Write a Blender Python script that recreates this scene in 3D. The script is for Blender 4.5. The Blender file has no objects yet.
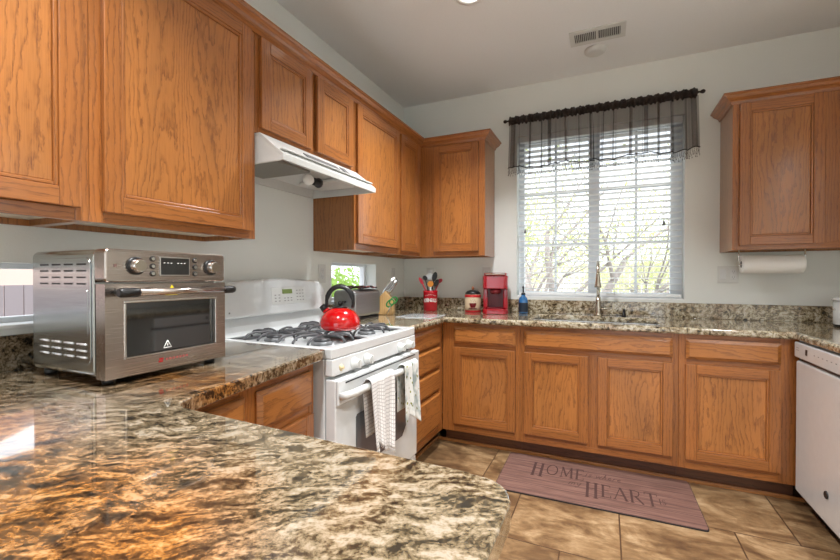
import bpy, bmesh, math, random
from mathutils import Vector, Matrix
random.seed(7)
S = bpy.context.scene
COL = S.collection
PI = math.pi

# ------------------------------------------------------------------ camera
cam = bpy.data.cameras.new('camera'); co = bpy.data.objects.new('camera', cam); COL.objects.link(co)
cam.sensor_width = 36; cam.lens = 36*413/840; cam.clip_start = 0.02; cam.clip_end = 200
_y = math.radians(24.22); _p = math.radians(-0.49)
co.location = (1.68, -3.381, 1.202)
co.rotation_euler = (PI/2+_p, 0, _y)
S.camera = co

# ------------------------------------------------------------------ world, sun, lights, exposure
S.view_settings.view_transform = 'Standard'; S.view_settings.look = 'None'
S.view_settings.gamma = 1; S.view_settings.use_curve_mapping = False
S.view_settings.exposure = 0.32
w = bpy.data.worlds.new('sky'); S.world = w; w.use_nodes = True
bg = w.node_tree.nodes['Background']
bg.inputs[0].default_value = (0.86, 0.93, 1.0, 1); bg.inputs[1].default_value = 2.3

RYP = -6.655
def light(name, kind, loc, rot, energy, color=(1,1,1), size=1, size_y=None, shape=None, spread=None):
    l = bpy.data.lights.new(name, kind); l.energy = energy; l.color = color
    if kind == 'AREA':
        l.shape = shape or ('RECTANGLE' if size_y else 'SQUARE'); l.size = size
        if size_y: l.size_y = size_y
        if spread: l.spread = spread
    if kind == 'SUN': l.angle = math.radians(3)
    o = bpy.data.objects.new(name, l); COL.objects.link(o); o.location = loc; o.rotation_euler = rot
    return o
light('sun', 'SUN', (0,-3,8), (math.radians(42), 0, math.radians(25)), 3.0, (1,.96,.9))
# daylight through the back window, the two low side windows and a patio door added unseen behind the camera for its light
for nm, loc, rot, sx, sy in (('portal_window', (1.6,.155,1.685), (-PI/2,0,0), 1.16, 1.3), ('portal_side', (-.155,-2.9,1.142), (0,-PI/2,0), .2, .9),
                             ('portal_small', (-.155,-.8,1.16), (0,-PI/2,0), .28, .59), ('portal_patio', (1.7,RYP,1.08), (PI/2,0,0), 2.3, 2.15)):
    light(nm, 'AREA', loc, rot, 1, (1,1,1), sx, sy).data.cycles.is_portal = True
RECESSED = [(1.0,-1.21), (2.75,-2.2), (1.0,-3.0), (2.3,-3.0), (1.0,-4.9), (2.3,-4.9)]  # first is in view; the rest are unseen lamps added to brighten the room
RECESSED_W = 22

# ------------------------------------------------------------------ node helpers
def newmat(name):
    m = bpy.data.materials.new(name); m.use_nodes = True
    nt = m.node_tree; return m, nt, nt.nodes['Principled BSDF']
def rgb(c): return (c[0], c[1], c[2], 1)
def srgb(r, g, b):
    f = lambda v: (v/255/12.92) if v/255 <= .04045 else ((v/255+.055)/1.055)**2.4
    return (f(r), f(g), f(b))
def plain(name, c, rough=.5, metal=0, coat=0, spec=None, trans=0, emit=None, es=0, bump=None, sub=0):
    m, nt, b = newmat(name)
    b.inputs['Base Color'].default_value = rgb(c); b.inputs['Roughness'].default_value = rough
    b.inputs['Metallic'].default_value = metal; b.inputs['Coat Weight'].default_value = coat
    b.inputs['Coat Roughness'].default_value = .05
    if spec is not None: b.inputs['Specular IOR Level'].default_value = spec
    b.inputs['Transmission Weight'].default_value = trans
    if emit: b.inputs['Emission Color'].default_value = rgb(emit); b.inputs['Emission Strength'].default_value = es
    # a light procedural variation on every plain surface
    tc = nt.nodes.new('ShaderNodeTexCoord'); nz = nt.nodes.new('ShaderNodeTexNoise')
    nz.inputs['Scale'].default_value = (bump or (30,0))[0]
    nt.links.new(tc.outputs['Object'], nz.inputs['Vector'])
    mx = nt.nodes.new('ShaderNodeMix'); mx.data_type = 'RGBA'
    mx.inputs['A'].default_value = rgb([v*.96 for v in c]); mx.inputs['B'].default_value = rgb([min(1,v*1.04) for v in c])
    nt.links.new(nz.outputs['Fac'], mx.inputs['Factor']); nt.links.new(mx.outputs['Result'], b.inputs['Base Color'])
    if bump:
        bp = nt.nodes.new('ShaderNodeBump'); bp.inputs['Strength'].default_value = bump[1]; bp.inputs['Distance'].default_value = .002
        nt.links.new(nz.outputs['Fac'], bp.inputs['Height']); nt.links.new(bp.outputs['Normal'], b.inputs['Normal'])
    return m
def ramp(nt, stops, interp='LINEAR'):
    r = nt.nodes.new('ShaderNodeValToRGB'); e = r.color_ramp.elements; r.color_ramp.interpolation = interp
    while len(e) < len(stops): e.new(.5)
    for k, (p, c) in enumerate(stops): e[k].position = p; e[k].color = rgb(c)
    return r
def N(nt, t, **kw):
    n = nt.nodes.new('ShaderNode'+t)
    for k, v in kw.items():
        if hasattr(n, k): setattr(n, k, v)
        else: n.inputs[k].default_value = v
    return n
def math_n(nt, op, a, b=None, c=None):
    n = nt.nodes.new('ShaderNodeMath'); n.operation = op
    for i, v in enumerate((a, b, c)):
        if v is None: continue
        if isinstance(v, (int, float)): n.inputs[i].default_value = v
        else: nt.links.new(v, n.inputs[i])
    return n.outputs[0]
def mixc(nt, f, a, b, mode='MIX'):
    n = nt.nodes.new('ShaderNodeMix'); n.data_type = 'RGBA'; n.blend_type = mode
    for k, v in (('Factor', f), ('A', a), ('B', b)):
        if isinstance(v, (int, float)): n.inputs[k].default_value = v
        elif isinstance(v, tuple): n.inputs[k].default_value = rgb(v)
        else: nt.links.new(v, n.inputs[k])
    return n.outputs['Result']
def mapping(nt, src, scale=(1,1,1), rot=(0,0,0), loc=(0,0,0)):
    n = nt.nodes.new('ShaderNodeMapping'); n.inputs['Scale'].default_value = scale
    n.inputs['Rotation'].default_value = rot; n.inputs['Location'].default_value = loc
    nt.links.new(src, n.inputs['Vector']); return n.outputs[0]
def noise(nt, vec, scale, detail=4, rough=.5, dist=0):
    n = N(nt, 'TexNoise', Scale=scale, Detail=detail, Roughness=rough, Distortion=dist)
    nt.links.new(vec, n.inputs['Vector']); return n

def oak(name, light_c, dark_c, rings=36, arch=11.0, rough=.34):
    """oak: U runs along the grain, V across it (metres)"""
    m, nt, b = newmat(name)
    uv = N(nt, 'UVMap').outputs[0]
    low = noise(nt, mapping(nt, uv, (1.25, 7, 1)), 1.0, 2, .5)
    warp = noise(nt, mapping(nt, uv, (16, 55, 1)), 1.0, 3, .6)
    sep = N(nt, 'SeparateXYZ'); nt.links.new(uv, sep.inputs[0])
    f = math_n(nt, 'ADD', math_n(nt, 'MULTIPLY', sep.outputs[1], rings), math_n(nt, 'MULTIPLY', low.outputs['Fac'], arch))
    f = math_n(nt, 'ADD', f, math_n(nt, 'MULTIPLY', warp.outputs['Fac'], 1.5))
    saw = math_n(nt, 'FRACT', f)
    line = ramp(nt, [(0, (.0,.0,.0)), (.55, (.12,.12,.12)), (.88, (1,1,1)), (1, (0,0,0))])
    nt.links.new(saw, line.inputs[0])
    pores = noise(nt, mapping(nt, uv, (12, 420, 1)), 1.0, 3, .6)
    pr = ramp(nt, [(.42, (0,0,0)), (.68, (1,1,1))]); nt.links.new(pores.outputs['Fac'], pr.inputs[0])
    # pores thicken inside the dark ring
    amt = math_n(nt, 'ADD', math_n(nt, 'MULTIPLY', line.outputs[0], math_n(nt, 'ADD', math_n(nt,'MULTIPLY', pr.outputs[0], .45), .36)), math_n(nt, 'MULTIPLY', pr.outputs[0], .22))
    c = mixc(nt, amt, tuple(light_c), tuple(dark_c))
    tone = noise(nt, mapping(nt, uv, (1.2, 5, 1)), 1.0, 2, .5)
    tr = ramp(nt, [(.3, (.82,.82,.82)), (.7, (1.12,1.1,1.06))]); nt.links.new(tone.outputs['Fac'], tr.inputs[0])
    c = mixc(nt, 1.0, c, tr.outputs[0], 'MULTIPLY')
    nt.links.new(c, b.inputs['Base Color'])
    b.inputs['Roughness'].default_value = rough; b.inputs['Coat Weight'].default_value = .6; b.inputs['Coat Roughness'].default_value = .13
    bp = N(nt, 'Bump', Strength=.12, Distance=.001); nt.links.new(amt, bp.inputs['Height']); bp.invert = True
    nt.links.new(bp.outputs[0], b.inputs['Normal'])
    return m
OAK = oak('honey_oak', srgb(180,116,58), srgb(98,52,22))
OAKF = oak('honey_oak_frame', srgb(168,104,50), srgb(98,54,24), rings=60, arch=5)
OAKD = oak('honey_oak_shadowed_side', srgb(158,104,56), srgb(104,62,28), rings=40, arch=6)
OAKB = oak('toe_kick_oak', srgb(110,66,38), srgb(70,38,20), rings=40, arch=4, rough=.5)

def granite(name, warm=True, dark=.0):
    m, nt, b = newmat(name)
    g = N(nt, 'NewGeometry').outputs['Position']
    wn = noise(nt, g, 4.5, 3, .55)
    wv = nt.nodes.new('ShaderNodeVectorMath'); wv.operation = 'SCALE'; wv.inputs['Scale'].default_value = .16
    nt.links.new(wn.outputs['Color'], wv.inputs[0])
    add = nt.nodes.new('ShaderNodeVectorMath'); add.operation = 'ADD'
    nt.links.new(g, add.inputs[0]); nt.links.new(wv.outputs[0], add.inputs[1])
    v = mapping(nt, mapping(nt, add.outputs[0], (1,1,1), (0, 0, math.radians(-30))), (.45, 1.15, .8) if warm else (.8,1,1))
    n1 = noise(nt, v, 44, 8, .7, .1)
    n2 = noise(nt, g, 130, 4, .7)
    mix = math_n(nt, 'ADD', math_n(nt, 'MULTIPLY', n1.outputs['Fac'], .72), math_n(nt, 'MULTIPLY', n2.outputs['Fac'], .28))
    kd = .70 if warm else 1.0
    cool = ramp(nt, [(.41+dark, srgb(34,31,27)), (.44+dark, srgb(80*kd,66*kd,46*kd)), (.48+dark, srgb(134*kd,118*kd,88*kd)), (.53+dark, srgb(178*kd,166*kd,138*kd)), (.59+dark, srgb(208*kd,201*kd,184*kd)), (.68, srgb(150*kd,146*kd,134*kd))])
    hot = ramp(nt, [(.425, srgb(24,18,13)), (.465, srgb(62,42,24)), (.505, srgb(104,66,31)), (.55, srgb(142,94,45)), (.60, srgb(160,126,82)), (.66, srgb(140,118,88))])
    nt.links.new(mix, cool.inputs[0]); nt.links.new(mix, hot.inputs[0])
    if warm:
        sp = N(nt, 'SeparateXYZ'); nt.links.new(g, sp.inputs[0])
        lo = noise(nt, g, 2.6, 3, .6)
        # this slab's own warm vein runs under the oven and across the peninsula
        near = math_n(nt, 'SUBTRACT', math_n(nt, 'MULTIPLY', math_n(nt, 'ADD', sp.outputs[1], 2.84), -4.5), math_n(nt, 'MAXIMUM', math_n(nt, 'MULTIPLY', math_n(nt, 'ADD', sp.outputs[0], -1.22), 4.0), 0.0))
        oven = math_n(nt, 'SUBTRACT', 1.0, math_n(nt, 'MULTIPLY', math_n(nt, 'ABSOLUTE', math_n(nt, 'ADD', sp.outputs[1], 2.58)), 4.5))
        t = math_n(nt, 'ADD', math_n(nt, 'MINIMUM', math_n(nt, 'MAXIMUM', near, oven), 1.0), -.1)
        t = math_n(nt, 'ADD', t, math_n(nt, 'MULTIPLY', math_n(nt, 'ADD', lo.outputs['Fac'], -.5), 1.6))
        r = ramp(nt, [(.1, (.22,.22,.22)), (.8, (1,1,1))]); nt.links.new(t, r.inputs[0])
        c = mixc(nt, r.outputs[0], cool.outputs[0], hot.outputs[0])
    else:
        lo = noise(nt, g, 9, 3, .6); r = ramp(nt, [(.48, (0,0,0)), (.66, (.5,.5,.5))]); nt.links.new(lo.outputs['Fac'], r.inputs[0])
        c = mixc(nt, r.outputs[0], cool.outputs[0], hot.outputs[0])
    nt.links.new(c, b.inputs['Base Color'])
    b.inputs['Roughness'].default_value = .09; b.inputs['Specular IOR Level'].default_value = .6; b.inputs['Coat Weight'].default_value = .8; b.inputs['Coat Roughness'].default_value = .03
    return m
GRAN = granite('granite_peninsula'); GRAN2 = granite('granite_counter', False, -.012); GRANS = granite('granite_splash', False, .0)

def wallpaint(name, c, s=240, st=.12):
    return plain(name, c, .75, bump=(s, st))
WALL = wallpaint('wall_paint', srgb(227,230,226)); CEIL = wallpaint('ceiling_paint', srgb(232,234,235), 120, .35)
WHITE = plain('white_trim', srgb(236,238,238), .35)
VINYL = plain('white_vinyl', srgb(226,230,234), .4)
ENAMEL = plain('white_enamel', srgb(216,218,218), .16, coat=.5)
ENAMEL2 = plain('white_enamel_side', srgb(205,208,208), .3)
PLASTIC = plain('white_plastic', srgb(208,209,206), .3)
BLACK = plain('black_plastic', srgb(24,24,25), .35)
IRON = plain('cast_iron', srgb(78,78,80), .42, bump=(400,.15))
DGLASS = plain('dark_oven_glass', srgb(92,92,92), .1, coat=1)
BGLASS = plain('black_oven_glass', srgb(26,28,28), .04, coat=1, spec=.9)
RED = plain('red_enamel', srgb(184,6,10), .08, coat=1)
REDP = plain('red_plastic', srgb(158,8,28), .16, coat=.6)
REDD = plain('dark_red_plastic', srgb(112,6,22), .3)
CHROME = plain('chrome', srgb(225,225,225), .1, metal=1)
NICKEL = plain('brushed_nickel', srgb(190,182,168), .24, metal=1)
LIGHTM = plain('melamine_underside', srgb(222,208,186), .5)
GREY = plain('grey_plastic', srgb(120,122,124), .4)
CREAM = plain('cream_ceramic', srgb(222,200,168), .2, coat=.5)
GREENP = plain('green_plastic', srgb(22,128,52), .3)
BLUEG = plain('blue_glass', srgb(40,104,160), .08, coat=1)
LABELM = plain('dark_label', srgb(28,42,58), .5)
BLOCKW = oak('light_block_wood', srgb(222,182,124), srgb(190,144,88), rings=60, arch=2)
YEL = plain('yellow_sticker', srgb(235,215,40), .5); REDT = plain('red_print', srgb(190,30,36), .5); WPRINT = plain('white_print', srgb(235,235,230), .5)
GPRINT = plain('grey_print', srgb(120,120,120), .6)
LCD = plain('green_display', srgb(60,70,30), .3, emit=srgb(130,150,60), es=.35)
PAPER = plain('paper_towel', srgb(242,242,240), .9, bump=(300,.5))
ROD = plain('dark_bronze', srgb(30,24,22), .4, metal=.4)
FILTER = plain('filter_mesh', srgb(140,136,128), .5, metal=.6, bump=(500,1))

def steel(name, c, rough=.26, axis=0):
    m, nt, b = newmat(name)
    tc = N(nt, 'TexCoord').outputs['Object']
    sc = [6,6,6]; sc[axis] = 6; sc = [600 if i != axis else 6 for i in range(3)]
    n = noise(nt, mapping(nt, tc, sc), 1, 3, .6)
    r = ramp(nt, [(.3, [v*.86 for v in c]), (.7, [min(1,v*1.1) for v in c])]); nt.links.new(n.outputs['Fac'], r.inputs[0])
    nt.links.new(r.outputs[0], b.inputs['Base Color'])
    rr = math_n(nt, 'MULTIPLY_ADD', n.outputs['Fac'], .12, rough-.06); nt.links.new(rr, b.inputs['Roughness'])
    b.inputs['Metallic'].default_value = 1
    return m
STEEL = steel('stainless_front', srgb(188,178,170), .26, 1); STEELS = steel('stainless_side', srgb(190,194,194), .2, 0)
SINKM = plain('sink_steel', srgb(214,218,220), .38, metal=.45)

def tile():
    m, nt, b = newmat('floor_tile')
    g = N(nt, 'NewGeometry').outputs['Position']
    br = N(nt, 'TexBrick', Scale=1.0); br.offset = .5; br.offset_frequency = 2
    br.inputs['Brick Width'].default_value = .49; br.inputs['Row Height'].default_value = .475
    br.inputs['Mortar Size'].default_value = .0035; br.inputs['Mortar Smooth'].default_value = .1
    br.inputs['Color1'].default_value = (0,0,0,1); br.inputs['Color2'].default_value = (1,1,1,1); br.inputs['Mortar'].default_value = (.5,.5,.5,1)
    # rows break at y = -1.49, -1.015; joints of that row at x = 1.255, 1.745
    nt.links.new(mapping(nt, g, loc=(TX, TY, 0)), br.inputs['Vector'])
    off = nt.nodes.new('ShaderNodeVectorMath'); off.operation = 'MULTIPLY_ADD'
    nt.links.new(br.outputs['Color'], off.inputs[0]); off.inputs[1].default_value = (7,3,5); nt.links.new(g, off.inputs[2])
    v = mapping(nt, off.outputs[0], (1, 2.2, 1), (0,0,.12))
    n1 = noise(nt, v, 3.0, 7, .62, .9); n2 = noise(nt, v, 9, 6, .7, .4)
    r = ramp(nt, [(.34, srgb(74,52,36)), (.44, srgb(106,80,54)), (.51, srgb(134,106,74)), (.58, srgb(160,132,98)), (.62, srgb(176,150,116)), (.68, srgb(120,92,64))])
    nt.links.new(math_n(nt, 'ADD', math_n(nt, 'MULTIPLY', n1.outputs['Fac'], .65), math_n(nt, 'MULTIPLY', n2.outputs['Fac'], .35)), r.inputs[0])
    c = mixc(nt, br.outputs['Fac'], r.outputs[0], srgb(74,52,36))
    nt.links.new(c, b.inputs['Base Color']); b.inputs['Roughness'].default_value = .32
    bp = N(nt, 'Bump', Strength=.4, Distance=.002); bp.invert = True
    nt.links.new(br.outputs['Fac'], bp.inputs['Height']); nt.links.new(bp.outputs[0], b.inputs['Normal'])
    return m
TX, TY = -1.255+.245, 1.49+.475*0
TILE = tile()

def pane_mat():
    m, nt, b = newmat('window_glass'); nt.nodes.remove(b)
    t = N(nt, 'BsdfTransparent'); gl = N(nt, 'BsdfGlossy', Roughness=.02); fr = N(nt, 'Fresnel', IOR=1.35)
    mx = N(nt, 'MixShader'); geo = N(nt, 'NewGeometry'); nt.links.new(math_n(nt, 'MULTIPLY', fr.outputs[0], math_n(nt, 'SUBTRACT', 1.0, geo.outputs['Backfacing'])), mx.inputs[0]); nt.links.new(t.outputs[0], mx.inputs[1]); nt.links.new(gl.outputs[0], mx.inputs[2])
    nt.links.new(mx.outputs[0], nt.nodes['Material Output'].inputs[0]); return m
PANE = pane_mat()
def sheer(name, c, op):
    m, nt, b = newmat(name)
    b.inputs['Base Color'].default_value = rgb(c); b.inputs['Roughness'].default_value = .9
    t = N(nt, 'BsdfTransparent'); mx = N(nt, 'MixShader')
    # threads: seen edge-on the weave closes up
    lw = N(nt, 'LayerWeight', Blend=.5)
    f = math_n(nt, 'MULTIPLY_ADD', math_n(nt, 'POWER', lw.outputs['Facing'], 2.2), 1.0-op, op)
    nt.links.new(f, mx.inputs[0]); nt.links.new(t.outputs[0], mx.inputs[1]); nt.links.new(b.outputs[0], mx.inputs[2])
    nt.links.new(mx.outputs[0], nt.nodes['Material Output'].inputs[0]); return m
SHEER = sheer('brown_sheer', srgb(58,43,36), .48); HEADER = sheer('brown_gathered_header', srgb(38,29,25), .92)
CORD = plain('black_cord', srgb(20,18,18), .8)

def check():
    m, nt, b = newmat('checked_towel_cloth')
    uv = N(nt, 'UVMap').outputs[0]; sep = N(nt, 'SeparateXYZ'); nt.links.new(uv, sep.inputs[0])
    def lines(s, per, w):
        fr = math_n(nt, 'FRACT', math_n(nt, 'MULTIPLY', s, 1/per)); return math_n(nt, 'LESS_THAN', fr, w)
    f = math_n(nt, 'MAXIMUM', lines(sep.outputs[0], .016, .24), lines(sep.outputs[1], .016, .24))
    c = mixc(nt, math_n(nt, 'MULTIPLY', f, .5), srgb(238,236,234), srgb(128,118,118))
    nt.links.new(c, b.inputs['Base Color']); b.inputs['Roughness'].default_value = .95
    return m
def floral():
    m, nt, b = newmat('print_towel_cloth')
    uv = N(nt, 'UVMap').outputs[0]
    vo = N(nt, 'TexVoronoi', Scale=34.0); nt.links.new(uv, vo.inputs['Vector'])
    r = ramp(nt, [(.0, srgb(120,130,30)), (.2, srgb(150,150,70)), (.26, srgb(226,228,224)), (1, srgb(230,231,228))]); nt.links.new(vo.outputs['Distance'], r.inputs[0])
    n = noise(nt, uv, 9, 3); r2 = ramp(nt, [(.5, (1,1,1)), (.62, srgb(170,182,184))]); nt.links.new(n.outputs['Fac'], r2.inputs[0])
    nt.links.new(mixc(nt, 1.0, r.outputs[0], r2.outputs[0], 'MULTIPLY'), b.inputs['Base Color']); b.inputs['Roughness'].default_value = .95
    return m
CHECK = check(); FLORAL = floral()
def rugmat():
    m, nt, b = newmat('rug_plank_print')
    tc = N(nt, 'TexCoord').outputs['Object']; sep = N(nt, 'SeparateXYZ'); nt.links.new(tc, sep.inputs[0])
    fr = math_n(nt, 'FRACT', math_n(nt, 'MULTIPLY', sep.outputs[1], 1/.074)); ln = math_n(nt, 'LESS_THAN', fr, .07)
    n = noise(nt, mapping(nt, tc, (4, 60, 1)), 1, 6, .65)
    r = ramp(nt, [(.3, srgb(84,60,50)), (.5, srgb(112,80,70)), (.7, srgb(136,102,90))]); nt.links.new(n.outputs['Fac'], r.inputs[0])
    nt.links.new(mixc(nt, ln, r.outputs[0], srgb(82,54,50)), b.inputs['Base Color']); b.inputs['Roughness'].default_value = .7
    return m
RUG = rugmat(); RUGT = plain('rug_lettering', srgb(72,46,42), .8); RUGE = plain('rug_edge', srgb(40,34,34), .8)

# ------------------------------------------------------------------ mesh builder
class MB:
    def __init__(s): s.v = []; s.f = []; s.g = []; s.o = []; s.m = []; s.u = []; s.sm = []
    def face(s, idx, grain=(0,0,1), off=(0,0), mat=0, uv=None, smooth=False):
        s.f.append(tuple(idx)); s.g.append(Vector(grain)); s.o.append(off); s.m.append(mat); s.u.append(uv); s.sm.append(smooth)
    def add(s, pts): n = len(s.v); s.v += [Vector(p) for p in pts]; return n
    def hexa(s, P, grain=(0,0,1), mat=0):
        off = (random.random()*9, random.random()*9); n = s.add(P)
        for q in ((0,1,2,3),(7,6,5,4),(0,4,5,1),(1,5,6,2),(2,6,7,3),(3,7,4,0)): s.face([n+i for i in q], grain, off, mat)
    def box(s, x0,x1,y0,y1,z0,z1, grain=(0,0,1), mat=0):
        s.hexa([(x0,y0,z0),(x1,y0,z0),(x1,y1,z0),(x0,y1,z0),(x0,y0,z1),(x1,y0,z1),(x1,y1,z1),(x0,y1,z1)], grain, mat); return s
    def rings(s, R, close=True, cap0=True, cap1=True, grain=(0,0,1), mat=0, smooth=True):
        off = (random.random()*9, random.random()*9); k = len(R[0]); n = [s.add(r) for r in R]
        for a, b in zip(n, n[1:]):
            for i in range(k if close else k-1):
                j = (i+1) % k; s.face((a+i, a+j, b+j, b+i), grain, off, mat, None, smooth)
        if cap0: s.face([n[0]+i for i in range(k)][::-1], grain, off, mat)
        if cap1: s.face([n[-1]+i for i in range(k)], grain, off, mat)
        return s
    def lathe(s, prof, c=(0,0,0), axis='z', n=32, mat=0, caps=True):
        R = []
        for r, h in prof:
            ring = []
            for i in range(n):
                a = 2*PI*i/n; p, q = max(r,1e-5)*math.cos(a), max(r,1e-5)*math.sin(a)
                d = {'z':(p,q,h), 'x':(h,p,q), 'y':(p,h,q)}[axis]
                ring.append((c[0]+d[0], c[1]+d[1], c[2]+d[2]))
            R.append(ring)
        return s.rings(R, True, caps, caps, mat=mat)
    def tube(s, pts, r, n=10, mat=0, closed=False, flat=1.0):
        pts = [Vector(p) for p in pts]; R = []; up = None
        for i, p in enumerate(pts):
            if closed: t = (pts[(i+1) % len(pts)]-pts[i-1]).normalized()
            else: t = (pts[min(i+1, len(pts)-1)]-pts[max(i-1, 0)]).normalized()
            if up is None: up = Vector((0,0,1)) if abs(t.z) < .9 else Vector((1,0,0))
            a = t.cross(up)
            if a.length < 1e-4: a = t.orthogonal()
            a.normalize(); b = a.cross(t).normalized(); up = b
            rr = r[i] if isinstance(r, (list, tuple)) else r
            R.append([p + a*rr*math.cos(2*PI*k/n) + b*rr*flat*math.sin(2*PI*k/n) for k in range(n)])
        if closed: R.append(R[0]); return s.rings(R, True, False, False, mat=mat)
        return s.rings(R, mat=mat)
    def prism(s, poly, lo, hi, axis='z', mat=0, grain=(0,0,1), smooth=False):
        def P(a, b, c): return {'z':(a,b,c), 'x':(c,a,b), 'y':(a,c,b)}[axis]
        return s.rings([[P(a,b,lo) for a,b in poly], [P(a,b,hi) for a,b in poly]], mat=mat, grain=grain, smooth=smooth)
    def grid(s, fn, nu, nv, mat=0, smooth=True, uvs=None):
        n = s.add([fn(i/nu, j/nv) for j in range(nv+1) for i in range(nu+1)])
        for j in range(nv):
            for i in range(nu):
                q = [(i,j),(i+1,j),(i+1,j+1),(i,j+1)]
                s.face([n+b*(nu+1)+a for a, b in q], mat=mat, uv=[uvs(a/nu, b/nv) for a, b in q] if uvs else None, smooth=smooth)
        return s
    def build(s, name, mats, parent=None, bevel=0, seg=2, world=True, recalc=True, solid=0, angle=35):
        """vertices are world coordinates when world=True; parts are re-expressed about their thing's base"""
        org = Vector((0,0,0)); p = parent
        if world:
            while p is not None: org += p.location; p = p.parent
        me = bpy.data.meshes.new(name)
        own = parent is None
        if own and s.v:
            lo = Vector([min(v[i] for v in s.v) for i in range(3)]); hi = Vector([max(v[i] for v in s.v) for i in range(3)])
            org = Vector(((lo.x+hi.x)/2, (lo.y+hi.y)/2, lo.z))
        me.from_pydata([tuple(v-org) for v in s.v], [], s.f)
        if not isinstance(mats, (list, tuple)): mats = [mats]
        for mm in mats: me.materials.append(mm)
        for i, pl in enumerate(me.polygons): pl.material_index = s.m[i]; pl.use_smooth = s.sm[i]
        ul = me.uv_layers.new(name='UVMap')
        for i, pl in enumerate(me.polygons):
            if s.u[i]:
                for li, c in zip(pl.loop_indices, s.u[i]): ul.data[li].uv = c
                continue
            g = s.g[i].normalized(); nn = pl.normal; c = nn.cross(g)
            if c.length < .3: g = Vector((1,0,0)) if abs(nn.x) < .9 else Vector((0,1,0)); c = nn.cross(g)
            c.normalize(); sgn = 1 if (c.x+c.y*1.01+c.z*1.02) > 0 else -1
            for li in pl.loop_indices:
                co_ = me.vertices[me.loops[li].vertex_index].co
                ul.data[li].uv = (co_.dot(g)+s.o[i][0], co_.dot(c)*sgn+s.o[i][1])
        if recalc:
            bm = bmesh.new(); bm.from_mesh(me); bmesh.ops.recalc_face_normals(bm, faces=bm.faces[:]); bm.to_mesh(me); bm.free()
        o = bpy.data.objects.new(name, me); COL.objects.link(o)
        if parent: o.parent = parent
        if own: o.location = org
        if solid:
            md = o.modifiers.new('thickness', 'SOLIDIFY'); md.thickness = solid; md.offset = 0
        if bevel:
            md = o.modifiers.new('bevel', 'BEVEL'); md.width = bevel; md.segments = seg; md.limit_method = 'ANGLE'; md.angle_limit = math.radians(angle)
            md.harden_normals = False
        return o

def tag(o, label, cat, group=None):
    o['label'] = label; o['category'] = cat
    if group: o['group'] = group
    return o
def struct(o): o['kind'] = 'structure'; return o
def thing(name, label, cat, loc=(0,0,0), rz=0, group=None):
    o = bpy.data.objects.new(name, None); COL.objects.link(o); o.empty_display_size = .05
    o.location = loc; o.rotation_euler = (0,0,rz); return tag(o, label, cat, group)
def copy_tree(o, parent=None):
    c = o.copy(); COL.objects.link(c)
    if parent: c.parent = parent
    for ch in [k for k in bpy.data.objects if k.parent == o and k is not c]: copy_tree(ch, c)
    return c
def text(name, s, size, mat, M, parent, extrude=.0006, shear=0, align='CENTER', spacing=1.0, weight=0, world=True):
    """lettering: local x = reading direction, y = up, placed by matrix M"""
    cu = bpy.data.curves.new(name, 'FONT'); cu.body = s; cu.size = size; cu.extrude = extrude; cu.shear = shear
    cu.align_x = align; cu.align_y = 'CENTER'; cu.space_character = spacing; cu.offset = weight; cu.resolution_u = 4
    t = bpy.data.objects.new('t', cu); COL.objects.link(t)
    bpy.context.view_layer.update()
    me = bpy.data.meshes.new_from_object(t.evaluated_get(bpy.context.evaluated_depsgraph_get()))
    bpy.data.objects.remove(t); bpy.data.curves.remove(cu)
    org = Vector((0,0,0)); p = parent
    if world:
        while p is not None: org += p.location; p = p.parent
    me.transform(Matrix.Translation(-org) @ M); me.materials.clear(); me.materials.append(mat); me.name = name
    o = bpy.data.objects.new(name, me); COL.objects.link(o); o.parent = parent; return o
def basis(o, ux, uy):
    ux = Vector(ux).normalized(); uy = Vector(uy).normalized(); uz = ux.cross(uy)
    M = Matrix((ux, uy, uz)).transposed().to_4x4(); M.translation = Vector(o); return M

class Fr:
    """a wall run: a along the run, b out from the wall, c up"""
    def __init__(s, o, u, n): s.o = Vector(o+(0,)); s.u = Vector(u+(0,)).normalized(); s.n = Vector(n+(0,)).normalized()
    def P(s, a, b, c): return s.o + s.u*a + s.n*b + Vector((0,0,c))
    def g(s, k): return {'a': s.u, 'b': s.n, 'c': Vector((0,0,1))}[k]
    def box(s, mb, a0,a1,b0,b1,c0,c1, grain='c', mat=0):
        mb.hexa([s.P(*p) for p in ((a0,b0,c0),(a1,b0,c0),(a1,b1,c0),(a0,b1,c0),(a0,b0,c1),(a1,b0,c1),(a1,b1,c1),(a0,b1,c1))], s.g(grain), mat)
    def quad(s, mb, P, grain='c', mat=0, off=None):
        n = mb.add([s.P(*p) for p in P]); mb.face([n,n+1,n+2,n+3], s.g(grain), off or (random.random()*9, random.random()*9), mat)

def panel_door(F, parent, a0, a1, c0, c1, b, name='door', t=.02, fw=.052, mat=None):
    mb = MB(); l = .011; d = t-.008
    F.box(mb, a0, a0+fw, b+.001, b+t, c0, c1, 'c', 1); F.box(mb, a1-fw, a1, b+.001, b+t, c0, c1, 'c', 1)
    F.box(mb, a0+fw, a1-fw, b+.001, b+t, c0, c0+fw, 'a', 1); F.box(mb, a0+fw, a1-fw, b+.001, b+t, c1-fw, c1, 'a', 1)
    A0, A1, C0, C1 = a0+fw, a1-fw, c0+fw, c1-fw
    B = b+t; D = b+d; q = l
    # stepped moulding inside the frame: a quirk, then a slope down to the panel
    F.box(mb, A0, A0+q, b+.002, B-.0035, C0, C1, 'c', 1); F.box(mb, A1-q, A1, b+.002, B-.0035, C0, C1, 'c', 1)
    F.box(mb, A0+q, A1-q, b+.002, B-.0035, C0, C0+q, 'a', 1); F.box(mb, A0+q, A1-q, b+.002, B-.0035, C1-q, C1, 'a', 1)
    F.box(mb, A0+q, A1-q, b+.002, D-.002, C0+q, C1-q, 'c', 0)
    return mb.build(name, [mat or OAK, OAKF], parent, .0028, 2)
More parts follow.
